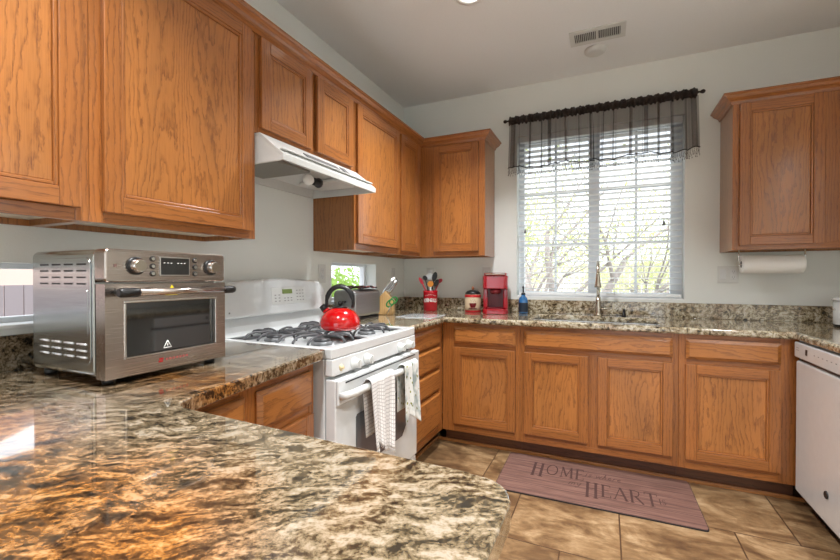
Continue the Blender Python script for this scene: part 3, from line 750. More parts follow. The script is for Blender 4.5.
bpy.data.objects['magnet'].rotation_euler = (0,0,PI); bpy.data.objects['magnet'].location.x = 2.5715

# ------------------------------------------------------------------ countertop oven
OX0, OX1, OY0, OY1, OZ0, OZ1 = .152, .505, -2.745, -2.378, .932, 1.275
t = thing('toaster_oven', 'stainless countertop toaster oven with two dials, left of the stove', 'oven', ((OX0+OX1)/2,(OY0+OY1)/2,CT1))
def rrect(y0,y1,z0,z1,r,n=6):
    P=[]
    for cx_,cy_,a0 in ((y1-r,z0+r,-PI/2),(y1-r,z1-r,0),(y0+r,z1-r,PI/2),(y0+r,z0+r,PI)):
        for i in range(n+1): a=a0+PI/2*i/n; P.append((cx_+r*math.cos(a), cy_+r*math.sin(a)))
    return P
m = MB(); m.prism(rrect(OY0,OY1,OZ0,OZ1,.020), OX0, OX1-.05, 'x', smooth=False); m.build('case', STEELS, t, .003, 2, angle=50)
m = MB(); m.prism(rrect(OY0,OY1,1.186,OZ1,.012), OX1-.049, OX1, 'x'); cpn = m.build('control_panel', STEEL, t, .005, 3, angle=50)
m = MB()
ys_=[OY0,-2.700,-2.412,OY1]; zs_=[OZ0,.978,1.136,1.182]
# door frame ring with hole
def ringframe(m, x0, x1, ys_, zs_):
    for j in range(3):
        for k in range(3):
            if j==1 and k==1: continue
            m.box(x0,x1,ys_[j],ys_[j+1],zs_[k],zs_[k+1])
ringframe(m, OX1-.04, OX1, ys_, zs_); d = m.build('door', STEEL, t, 0)
m = MB(); q=.006
for (a0,a1,b0,b1) in ((-2.700,-2.412,.978,.978+q),(-2.700,-2.412,1.136-q,1.136),(-2.700,-2.700+q,.978+q,1.136-q),(-2.412-q,-2.412,.978+q,1.136-q)): m.box(OX1-.01,OX1+.003,a0,a1,b0,b1)
m.build('window_rim', plain('bright_rim', srgb(215,212,208), .2, metal=1), d, .0015)
MB().box(OX1-.016,OX1-.011,-2.6995,-2.4125,.9785,1.1355).build('glass', BGLASS, d)
m = MB(); m.tube([(OX1+.05,-2.725,1.160),(OX1+.05,-2.42,1.160)], .0095, 16); h_ = m.build('handle', STEEL, d)
m = MB()
for y0_,y1_ in ((-2.742,-2.69),(-2.425,-2.385)):
    m = MB(); m.tube([(OX1+.05,y0_,1.160),(OX1+.05,y0_+.006,1.160),(OX1+.05,y1_-.006,1.160),(OX1+.05,y1_,1.160)], [.009,.0125,.0125,.0105], 14)
    ym=(y0_+y1_)/2; m.tube([(OX1+.0005,ym,1.160),(OX1+.045,ym,1.160)], .009, 10); m.build('handle_end', BLACK, d)
# triangle and yellow sticker, prints
def tri(y,z,s,x,th=.0005):
    m=MB(); m.prism([(y-s,z),(y+s,z),(y,z+1.7*s)], x, x+th, 'x'); return m
def triring(y,z,s,x):
    m=MB(); w_=s*.22
    A=[(y-s,z),(y+s,z),(y,z+1.7*s)]
    for i in range(3):
        p=Vector(A[i]); q_=Vector(A[(i+1)%3]); m.tube([(x,p.x,p.y),(x,q_.x,q_.y)], w_*.5, 6)
    m.box(x,x+.0006,y-.0012,y+.0012,z+.4*s,z+1.0*s); return m
triring(-2.572,.992,.012,OX1-.0102).build('warning_print', WPRINT, d)
tri(-2.565,1.166,.007,OX1+.0003).build('yellow_triangle', YEL, d)
MB().box(OX1+.0003,OX1+.0008,-2.585,-2.548,1.1475,1.1500).build('yellow_print', YEL, d)
m=MB(); m.box(OX1+.0003,OX1+.0008,-2.606,-2.594,.954,.959); m.box(OX1+.0003,OX1+.0008,-2.604,-2.592,.961,.966); m.build('red_emblem', REDT, d)
m=MB()
for i in range(7): m.box(OX1+.0003,OX1+.0008,-2.585+.0105*i,-2.585+.0105*i+.007,.957,.9635)
m.build('red_print', plain('faded_red_print', srgb(176,96,90), .5), d)
# control panel furniture
for y in (-2.668,-2.433):
    k_ = MB().lathe([(.025,0),(.025,.004),(.021,.006)], (OX1+.0005,y,1.231), 'x', 32).build('dial_ring', BLACK, cpn)
    k_ = MB().lathe([(.0195,.006),(.019,.008),(.018,.022),(.016,.0245)], (OX1,y,1.231), 'x', 32).build('dial', CHROME, cpn)
    MB().lathe([(.0155,.0246),(.015,.026)], (OX1,y,1.231), 'x', 28).build('dial_face', NICKEL, k_)
MB().box(OX1+.0002,OX1+.0028,-2.603,-2.508,1.203,1.260).build('display_bezel', CHROME, cpn, .001)
ds = MB().box(OX1+.003,OX1+.0036,-2.599,-2.512,1.207,1.256).build('display', BGLASS, cpn)
m=MB()
for i in (0,1,2,4,5,6): m.box(OX1+.0037,OX1+.004,-2.592+.0105*i,-2.587+.0105*i,1.2405,1.2425)
m.build('display_digits', WPRINT, ds)
for y in (-2.622,-2.490):
    for z in (1.252,1.231,1.210):
        b_=MB().lathe([(.0078,0),(.0078,.002),(.0065,.003)], (OX1+.0003,y,z), 'x', 20).build('button', BLACK, cpn)
        MB().lathe([(.0052,.0031),(.0048,.0042)], (OX1+.0003,y,z), 'x', 20).build('button_face', CHROME, b_)
MB().box(OX1+.0003,OX1+.0007,-2.724,-2.716,1.227,1.235).build('icon_print', plain('brown_print', srgb(110,84,76), .6), cpn)
# side panel with slots
m=MB()
for P_ in (rrect(.186,.445,.968,1.252,.022),): m.prism(P_, OY0-.0025, OY0-.0004, 'y')
sd=m.build('side_panel', STEELS, t, .0012, 2)
m=MB(); m.prism(rrect(.196,.435,1.042,1.168,.01), OY0-.0034, OY0-.0026, 'y'); m.build('side_emboss', STEELS, sd, .0006)
m=MB()
for j in range(4):
    for i in range(4): cx_=.222+.061*i; m.box(cx_-.021,cx_+.021,OY0-.0032,OY0-.0026,1.180+.0175*j,1.180+.0175*j+.0045)
m.build('vent_slots', BLACK, sd)
m=MB()  # lower slots: the light they reflect is put into a brighter metal colour
for j in range(3):
    for i in range(4): cx_=.222+.061*i; m.tube([(cx_-.020,OY0-.003,.986+.0175*j),(cx_+.020,OY0-.003,.986+.0175*j)], .003, 8)
m.build('louvres', plain('slot_glint', srgb(235,235,235), .25, metal=.7), sd)
for x in (OX0+.03,OX1-.04):
    for y in (OY0+.03,OY1-.03): MB().lathe([(.014,0),(.016,.006),(.016,.0182)], (x,y,CT1+.0003), n=16).build('foot', BLACK, t)

# ------------------------------------------------------------------ small things on the counter
# toaster
tx0,tx1,ty0,ty1,tz1 = .035,.205,-1.12,-.80,1.112
t = thing('toaster', 'grey metal two-slot toaster beside the stove below the small window', 'toaster', (.125,-.95,CT1))
m = MB(); m.prism(rrect(tx0,tx1,CT1+.016,tz1,.03), ty0, ty1, 'y'); bd = m.build('body', steel('toaster_steel', srgb(176,178,180), .38, 1), t, .008, 3, angle=50)
MB().box(tx0+.006,tx1-.006,ty0+.006,ty1-.006,CT1+.0005,CT1+.0158).build('base', BLACK, t, .003)
for x in (.095,.155): MB().box(x-.012,x+.012,ty0+.05,ty1-.04,tz1+.0002,tz1+.0012).build('slot', BLACK, bd)
MB().box(.115,.137,ty0-.02,ty0-.0003,1.03,1.043).build('lever', BLACK, bd, .003)
MB().lathe([(.013,0),(.012,.01)], (.126,ty0-.0105,.965), 'y', 20).build('browning_dial', BLACK, bd)
rnd = random.Random(5)
def phf(u,v): return (.06+.15*u, -1.05+.2*v, tz1+.009+.010*math.sin(u*7+v*3)**2+.006*math.sin(v*9)**2)
m=MB().grid(phf,20,20,uvs=lambda u,v:(u,v))
def mittmat():
    mt,nt,b=newmat('potholder_print'); vo=N(nt,'TexVoronoi',Scale=9.0); nt.links.new(N(nt,'UVMap').outputs[0],vo.inputs['Vector'])
    r=ramp(nt,[(.0,srgb(220,205,190)),(.3,srgb(130,26,30)),(.5,srgb(40,30,32))]); nt.links.new(vo.outputs['Distance'],r.inputs[0]); nt.links.new(r.outputs[0],b.inputs['Base Color']); b.inputs['Roughness'].default_value=.9; return mt
tag(m.build('potholder', mittmat(), None, recalc=False, solid=.006), 'dark red patterned potholder draped on top of the toaster', 'potholder')

# knife block
KX, KY = .165, -.625
t = thing('knife_block', 'light wood knife block full of steel-handled knives', 'knife block', (KX,KY,CT1+.0005), math.radians(20)); t.scale = (1.15,1.15,1.35)
m = MB(); m.prism([(-.055,0),(.045,0),(.06,.05),(-.03,.135),(-.075,.10)][::-1] if False else [(-.05,0),(.05,0),(.05,.075),(-.005,.135),(-.06,.085)], -.042, .042, 'y', grain=(0,0,1)); 
m.build('block', BLOCKW, t, .004, world=False)
lean = Vector((.55,0,.84)).normalized()
K = 0
for r_ in range(3):
    for c_ in range(3):
        base_ = Vector((-.030+r_*.021, -.030+.030*c_, .150+r_*.016 if r_ < 2 else .160))
        L = .150-.016*r_
        k_ = thing('kitchen_knife', 'steel-handled kitchen knife slotted in the wooden knife block', 'knife', (0,0,0), 0, 'knives in the block')
        # blade inside the slot, handle outside
        M_ = Matrix.Translation((KX,KY,CT1)) @ Matrix.Rotation(math.radians(20),4,'Z')
        p0 = M_ @ base_; d_ = (M_.to_3x3() @ lean)
        k_.location = p0
        MB().tube([p0+d_*.004, p0+d_*.02, p0+d_*L*.6, p0+d_*L], [0.008,.0095,.0085,.0105], 8, flat=1.3).build('handle', plain('knife_handle_steel', srgb(200,200,198), .25, metal=.9) if K == 0 else bpy.data.materials['knife_handle_steel'], k_)
        MB().tube([p0+d_*L*.25+Vector((.006,-.004,0)), p0+d_*L*.8+Vector((.006,-.004,0))], .0032, 6).build('handle_inlay', BLACK, k_)
        K += 1
t = thing('scissors', 'green-handled kitchen scissors hooked on the knife block', 'scissors', (.205,-.71,.916))
for s_,(ox,oz) in enumerate(((0,0),(.022,.018))):
    c0 = Vector((.232+ox*.9,-.697+ox*.5,1.005+oz)); P=[]
    for i in range(18):
        a=2*PI*i/18; P.append(c0+Vector((.030*math.cos(a)*.80,.030*math.cos(a)*.45,.024*math.sin(a)+.012*math.cos(a))))
    MB().tube(P,.0055,8,closed=True).build('handle_loop', GREENP, t)
MB().tube([(.232,-.698,.985),(.222,-.70,.95),(.205,-.71,.918)], [.006,.004,.0015], 6).build('blades', CHROME, t)

# utensil crock
cx_, cy_ = .33, -.165
t = thing('utensil_crock', 'red ceramic utensil crock with white lettering in the corner', 'crock', (cx_,cy_,CT1)); t.scale = (1.08,1.08,1.18)
m = MB(); m.lathe([(.052,0),(.056,.004),(.056,.128),(.058,.132),(.058,.142),(.054,.144),(.050,.142),(.050,.02),(.0,.018)], (cx_,cy_,CT1+.0003), n=36); m.build('jar', plain('crock_red', srgb(190,16,36), .2, coat=.6), t)
vd = Vector((1.68-cx_, -3.381-cy_)).normalized(); right = Vector((-vd.y, vd.x))
def curved_text(body, size, zc, ang0, R, mat, parent, cxy, step, arch=0):
    n = len(body)
    for i, ch in enumerate(body):
        a = math.atan2(vd.y, vd.x) + (i-(n-1)/2)*step
        o = Vector((cxy[0]+R*math.cos(a), cxy[1]+R*math.sin(a), zc+arch*(1-((i-(n-1)/2)/(n/2))**2)))
        text('letter', ch, size, mat, basis(o, (-math.sin(a), math.cos(a), 0), (0,0,1)), parent, .0004, weight=.0006)
curved_text('UTENSILS', .034, CT1+.072, 0, .0565, WPRINT, t, (cx_,cy_), .235, .004)
m=MB()
for i in range(7):
    a=math.atan2(vd.y,vd.x)+(i-3)*.22; m.tube([(cx_+.0565*math.cos(a-.05),cy_+.0565*math.sin(a-.05),CT1+.108+.008*(1-((i-3)/3)**2)),(cx_+.0565*math.cos(a+.05),cy_+.0565*math.sin(a+.05),CT1+.108+.008*(1-((i-3)/3)**2))],.0018,5)
m.build('arched_print', WPRINT, t)
def uten(name, label, cat, tip, rad, head, mat, hmat=None):
    # stands in the crock, leaning to tip (offset right, toward camera, height)
    R3 = Vector((right.x, right.y, 0)); V3 = Vector((vd.x, vd.y, 0))
    b0 = Vector((cx_,cy_,CT1+.035)) - R3*tip[0]*.3
    T = Vector((cx_,cy_,CT1)) + R3*tip[0] + V3*tip[1] + Vector((0,0,tip[2]*1.22))
    d_ = (T-b0).normalized()
    t_ = thing(name, label, cat, b0)
    MB().tube([b0, b0+(T-b0)*.5, T-d_*head[1]], rad, 8).build('handle', hmat or mat, t_)
    # flattened head facing the camera
    side = R3; n=18; c = T
    m=MB(); rings=[]
    for off_ in (-head[2],head[2]):
        rr_=[]
        for i in range(n):
            a=2*PI*i/n; rr_.append(c + side*head[0]*math.cos(a) + d_*head[1]*math.sin(a) + V3*off_)
        rings.append(rr_)
    m.rings(rings, smooth=False); m.build('head', mat, t_, .0015, 2)
uten('spatula', 'red silicone spatula leaning left in the utensil crock', 'spatula', (-.078,.0,.205), .006, (.015,.035,.004), plain('red_silicone', srgb(170,20,44), .5))
uten('spatula', 'red silicone spatula leaning right in the utensil crock', 'spatula', (.078,-.01,.205), .006, (.022,.022,.004), bpy.data.materials['red_silicone'])
uten('spoon', 'orange and white spoon at the front of the utensil crock', 'spoon', (.0,.035,.185), .006, (.026,.026,.006), plain('orange_print', srgb(216,140,50), .4), WPRINT)
uten('ladle', 'black ladle standing upright in the utensil crock', 'ladle', (.035,.0,.235), .006, (.022,.04,.006), BLACK)
uten('turner', 'black slotted turner leaning right in the utensil crock', 'turner', (.05,.012,.19), .006, (.02,.034,.004), BLACK)
uten('turner', 'black turner leaning left behind the red spatula', 'turner', (-.045,-.015,.225), .006, (.02,.022,.005), BLACK)
uten('strainer_spoon', 'shiny steel spoon rising highest in the utensil crock', 'spoon', (-.005,-.02,.235), .005, (.034,.028,.005), plain('polished_steel', srgb(215,218,220), .3, metal=.6))

# canister
cx_, cy_ = .70, -.16
t = thing('canister', 'cream coffee canister with red bands and black lid', 'canister', (cx_,cy_,CT1)); t.scale = (1.12,1.12,1.18)
m = MB(); m.lathe([(.050,0),(.056,.004),(.060,.05),(.060,.085),(.056,.112),(.056,.122)], (cx_,cy_,CT1+.0003), n=36); m.build('jar', CREAM, t)
for z0_,z1_,r1,r2 in ((.001,.016,.0553,.0582),(.104,.121,.0580,.0568)): MB().lathe([(r1+.0008,z0_),(r2+.001,z1_)], (cx_,cy_,CT1), n=36, caps=False).build('red_band', REDT, t)
m = MB(); m.lathe([(.055,.1225),(.054,.132),(.040,.146),(.012,.152)], (cx_,cy_,CT1), n=36); ld = m.build('lid', BLACK, t)
MB().lathe([(.006,.152),(.010,.160),(.009,.170),(.003,.178)], (cx_,cy_,CT1), n=16).build('knob', plain('tan_knob', srgb(150,90,60), .4), ld)
vd = Vector((1.68-cx_, -3.381-cy_)).normalized(); right = Vector((-vd.y, vd.x))
def on_jar(R, s, z): a = math.atan2(vd.y,vd.x)+s/R; return Vector((cx_+R*math.cos(a), cy_+R*math.sin(a), CT1+z))
m = MB()
for j in range(6):
    hw = .024*(1-(j/6)**2*.55); m.tube([on_jar(.0602,-hw,.062-.005*j), on_jar(.0610,0,.062-.005*j), on_jar(.0602,hw,.062-.005*j)], .0028, 6)
m.tube([on_jar(.061,-.03,.030), on_jar(.0612,0,.028), on_jar(.061,.03,.030)], .0025, 6); m.build('cup_picture', REDD, t)
m = MB()
for s0 in (-.014,0,.014): m.tube([on_jar(.0605,s0,.070), on_jar(.0605,s0+.004,.078), on_jar(.060,s0-.003,.086), on_jar(.060,s0+.003,.093)], .001, 5)
for i in range(9): m.tube([on_jar(.0610,-.032+.008*i,.020), on_jar(.0610,-.029+.008*i,.026)], .0016, 5)
m.build('dark_print', plain('brown_dark_print', srgb(60,34,28), .5), t)

# coffee maker
t = thing('coffee_maker', 'red single-serve coffee maker on the counter left of the window', 'coffee maker', (.895,-.185,CT1), math.radians(10))
class LB(MB):
    def build(s, *a, **k):
        s.v = [Vector((v.x*1.12, v.y*1.12, v.z*1.30)) for v in s.v]; return MB.build(s, *a, **k)
m = LB(); m.prism(rrect(-.085,.085,-.10,.10,.03), .0005, .032, 'z'); m.build('base', REDP, t, .004, world=False)
m = LB(); m.prism(rrect(-.083,.083,.0,.098,.025), .0325, .225, 'z'); m.build('rear_tank', REDP, t, .004, world=False)
for a_, b_ in ((-.083,-.052),(.052,.083)): LB().box(a_,b_,-.055,-.0005,.0325,.15).build('side_wing', REDP, t, .008, 3, world=False)
m = LB(); m.prism(rrect(-.085,.085,-.095,-.0005,.03), .150, .225, 'z'); hd_ = m.build('brew_head', REDP, t, .004, world=False)
m = LB(); m.prism(rrect(-.078,.078,-.098,.085,.03), .2255, .243, 'z'); lid_ = m.build('lid', REDP, t, .008, 3, world=False)
m = LB(); m.tube([(-.07,-.075,.236),(-.06,-.099,.236),(0,-.106,.236),(.06,-.099,.236),(.07,-.075,.236)], .0048, 8); m.build('lid_handle', CHROME, lid_, world=False)
m = LB(); m.lathe([(.030,.118),(.038,.13),(.038,.1495)], (0,-.05,0), n=24); m.build('nozzle', REDD, hd_, world=False)
m = LB(); m.box(-.05,.05,-.006,-.0008,.034,.149); m.build('cup_bay', REDD, t, world=False)
m = LB(); m.prism(rrect(-.055,.055,-.088,-.012,.02), .0325, .038, 'z'); m.build('drip_tray', REDD, t, .001, world=False)

# blue bottle
cx_, cy_ = 1.095, -.12
t = thing('soap_bottle', 'blue pump bottle with dark label on counter below the window', 'bottle', (cx_,cy_,CT1)); t.scale = (1.2,1.2,1.25)
MB().lathe([(.026,0),(.030,.004),(.030,.078),(.026,.096),(.014,.108),(.012,.116)], (cx_,cy_,CT1+.0003), n=28).build('bottle', BLUEG, t)
MB().lathe([(.0306,.012),(.0306,.068)], (cx_,cy_,CT1), n=28, caps=False).build('label_band', LABELM, t)
m = MB(); m.lathe([(.013,.1165),(.013,.128),(.005,.131),(.0045,.158)], (cx_,cy_,CT1), n=16); m.tube([(cx_,cy_,CT1+.158),(cx_,cy_-.004,CT1+.166),(cx_+.004,cy_-.03,CT1+.162)], [.007,.007,.004], 8); m.build('pump', BLACK, t)

# white canister at right edge
cx_, cy_ = 2.945, -.25
t = thing('white_canister', 'white lidded canister at the right edge of the counter', 'canister', (cx_,cy_,CT1))
MB().lathe([(.070,.014),(.072,.018),(.072,.150)], (cx_,cy_,CT1), n=36).build('jar', ENAMEL, t)
MB().lathe([(.068,.0003),(.068,.0138)], (cx_,cy_,CT1), n=36).build('base_ring', BLACK, t)
MB().lathe([(.078,.1505),(.079,.156),(.074,.166),(.02,.174)], (cx_,cy_,CT1), n=36).build('lid', ENAMEL, t)
MB().tube([(cx_-.070,cy_-.01,CT1+.10),(cx_-.082,cy_-.01,CT1+.10)], .006, 8).build('lug', CHROME, t)
# thin pale glossy sheet in the corner
tag(MB().box(.33,.60,-.80,-.52,CT1+.0006,CT1+.005).build('pale_sheet', plain('pale_glossy_sheet', srgb(222,226,228), .12, coat=.6), None, .002), 'thin pale glossy sheet lying on counter by the knife block', 'cutting board')

# paper towels under the right wall cabinet
pz, py = 1.278, -.15
t = thing('paper_towel_holder', 'chrome paper towel holder screwed under the right wall cabinet', 'paper towel holder', (2.615,py,UB+.0195))
for x in (2.452,2.778): MB().tube([(x,py,pz),(x,py,1.33),(x,py,UB+.019)], .004, 8).build('arm', CHROME, t)
MB().tube([(2.452,py,pz),(2.778,py,pz)], .006, 10).build('bar', CHROME, t)
t = thing('paper_towel_roll', 'white paper towel roll on the holder right of the window', 'paper towel', (2.615,py,pz-.056))
m = MB(); R=[]
for r,x in ((.021,2.464),(.056,2.464),(.057,2.468),(.057,2.762),(.056,2.766),(.021,2.766)):
    R.append([(x, py+r*math.cos(2*PI*i/40), pz+r*math.sin(2*PI*i/40)) for i in range(40)])
R.append(R[0]); m.rings(R, True, False, False); m.build('roll', PAPER, t)
R=[]; m=MB()
for r,x in ((.017,2.4635),(.0205,2.4635),(.0205,2.7665),(.017,2.7665),(.017,2.4635)):
    R.append([(x, py+r*math.cos(2*PI*i/28), pz+r*math.sin(2*PI*i/28)) for i in range(28)])
m.rings(R, True, False, False); m.build('cardboard_tube', plain('grey_card', srgb(96,92,88), .9), t)

# outlets and switches
def plate(label, F, a0, a1, c0, c1, kinds, cat='outlet', name='outlet'):
    t = thing(name, label, cat, F.P((a0+a1)/2, .001, c0))
    m = MB(); F.box(m, a0,a1,.0008,.006,c0,c1); m.build('cover_plate', PLASTIC, t, .002)
    n = len(kinds); wd = (a1-a0)/n
    for i,k in enumerate(kinds):
        ac = a0+wd*(i+.5); cc=(c0+c1)/2
        m = MB(); F.box(m, ac-.017,ac+.017,.0062,.0085,cc-.034,cc+.034); q_=m.build('rocker' if k=='s' else 'receptacle', ENAMEL, t, .0015)
        if k == 'o':
            m = MB()
            for dz in (-.019,.019):
                for da in (-.006,.006): F.box(m, ac+da-.001,ac+da+.001,.0086,.0089,cc+dz-.004,cc+dz+.006)
                F.box(m, ac-.002,ac+.002,.0086,.0089,cc+dz-.011,cc+dz-.007)
            m.build('socket_slots', GPRINT, q_)
    return t
plate('white double wall plate with switch and outlet, right of the window', FB, 2.37, 2.486, 1.158, 1.273, 'so')
plate('white outlet on side wall behind the right end of stove', FL, -1.24, -1.165, 1.16, 1.28, 'o')
plate('white light switch on side wall beside the room corner', FL, -.255, -.185, 1.16, 1.275, 's', 'switch', 'light_switch')
plate('white outlet on window wall behind the red utensil crock', FB, .225, .297, 1.165, 1.28, 'o')
plate('white outlet on window wall above the coffee maker', FB, .735, .807, 1.165, 1.28, 'o')

# ------------------------------------------------------------------ window dressing
t = thing('window_blind', 'white horizontal slat blind filling the kitchen window', 'blind', (1.6,.05,BW[2]+.02))
X0, X1 = BW[0]+.012, BW[1]-.012
MB().box(X0,X1,.025,.075,BW[3]-.045,BW[3]-.003).build('headrail', WHITE, t, .002)
MB().box(X0,X1,.030,.072,1.052,1.075).build('bottom_rail', WHITE, t, .004)
m = MB(); z = 1.105; n = 0
while z < BW[3]-.06:
    tilt = math.radians(7); hw=.0245; c_,s_=math.cos(tilt)*hw, math.sin(tilt)*hw
    m.hexa([(X0,.050-c_,z+s_-.0013),(X1,.050-c_,z+s_-.0013),(X1,.050+c_,z-s_-.0013),(X0,.050+c_,z-s_-.0013),(X0,.050-c_,z+s_+.0013),(X1,.050-c_,z+s_+.0013),(X1,.050+c_,z-s_+.0013),(X0,.050+c_,z-s_+.0013)])
    z += .0425
m.build('slats', WHITE, t)
m = MB()
for x in (1.13,1.46,1.74,2.07):
    for y in (.024,.0765): m.tube([(x,y,1.06),(x,y,BW[3]-.04)], .0008, 4)
m.build('ladder_cords', VINYL, t)
for x,z in ((1.085,1.585),(2.055,1.60)):
    m = MB(); m.tube([(x,.016,z),(x,.016,BW[3]-.05)], .001, 4); m.build('lift_cord', VINYL, t)
    MB().lathe([(.004,.035),(.008,.02),(.0095,0)], (x,.016,z-.035), n=12).build('tassel', GREY, t)
rz_ = 2.437
t = thing('curtain_rod', 'dark bronze curtain rod with ball finials above the window', 'curtain rod', (1.6,-.085,rz_))
MB().tube([(.965,-.085,rz_),(2.245,-.085,rz_)], .008, 12).build('rod', ROD, t)
for x,s in ((.965,-1),(2.245,1)):
    MB().lathe([(.006,0),(.006,s*.006),(.010,s*.010),(.014,s*.02),(.014,s*.026),(.008,s*.034),(.002,s*.037)], (x,-.085,rz_), 'x', 18).build('finial', ROD, t)
    MB().tube([(x+s*-.012,-.002,rz_-.005),(x+s*-.012,-.076,rz_-.005)], .005, 8).build('bracket', ROD, t)
def valance(label, xa, xb, seed):
    rnd = random.Random(seed); t = thing('valance', label, 'curtain', ((xa+xb)/2,-.085,2.03))
    kn_ = sorted(rnd.random() for _ in range(9))
    ph=[rnd.random()*6.28 for _ in range(5)]
    def off(u, v):   # v 0 at header, 1 at hem
        a = .017*math.sin(u*38+ph[0]+2.6*math.sin(u*7+ph[1])) + .008*math.sin(u*83+ph[2]+2*math.sin(u*11)) 
        return a*(.55+.45*v) + .004*math.sin(u*31+v*2+ph[3])
    def P(u, v, zt_, zb_):
        fl = 1+.025*v; xx = (xa+xb)/2 + (xb-xa)*(u-.5)*fl + .006*math.cos(u*46+ph[0])*(1 if v>.05 else 1)
        zb2 = zb_ + .010*math.sin(u*11+ph[4]) 
        return (xx, -.098-.012*v+off(u,v), zt_+(zb2-zt_)*v)
    m = MB(); m.grid(lambda u,v: P(u,v,2.412,2.055), 220, 10); m.build('sheer_panel', SHEER, t, recalc=False)
    # overlapping folds: narrow doubled strips
    m = MB()
    for k in range(7):
        u0 = (k+.1+.75*rnd.random())/7; wd = .012+.036*rnd.random()
        m.grid(lambda u,v: tuple(Vector(P(u0+wd*u, v, 2.412, 2.055))+Vector((0,-.006,0))), 6, 10)
    m.build('folds', SHEER, t, recalc=False)
    m = MB()
    def hp(u,v):
        a = v*2*PI; q=.0175+.003*math.sin(u*150+ph[0])+.002*math.sin(u*67)
        return (xa+(xb-xa)*u+.002*math.sin(u*70+a), -.085-q*math.cos(a), rz_-.006+q*1.5*math.sin(a)+.003*math.sin(u*120+ph[1]))
    m.grid(hp, 200, 14); m.build('rod_pocket', HEADER, t, recalc=False)
    m = MB(); m.grid(lambda u,v: (xa+(xb-xa)*u, -.085+.006*math.sin(u*190+ph[2])-.003, 2.447+.018*v+.005*math.sin(u*75+ph[3])*v), 240, 2); m.build('ruffle', HEADER, t, recalc=False)
    m = MB(); m.tube([P(i/110,1,2.412,2.055) for i in range(111)], .0036, 6); m.build('hem_cord', CORD, t)
    m = MB()
    for i in range(190):
        u=(i+.5)/190; p=Vector(P(u,1,2.412,2.055)); L=.052+.010*math.sin(i*1.7)
        j=rnd.uniform(-.0045,.0045)
        m.tube([p, p+Vector((j,0,-L*.5)), p+Vector((-j,0,-L))], .0007, 3)
        if i%2==0: m.lathe([(.0006,0),(.0024,-.003),(.0024,-.006),(.0006,-.009)], tuple(p+Vector((-j,0,-L))), n=5)
        if i%3: m.lathe([(.0005,0),(.0017,-.002),(.0005,-.005)], tuple(p+Vector((j,0,-L*.5))), n=4)
    o = m.build('bead_fringe', CORD, t); o['kind']='stuff'
valance('left half of the sheer brown beaded valance over the window', .975, 1.600, 4)
valance('right half of the sheer brown beaded valance over the window', 1.602, 2.235, 9)

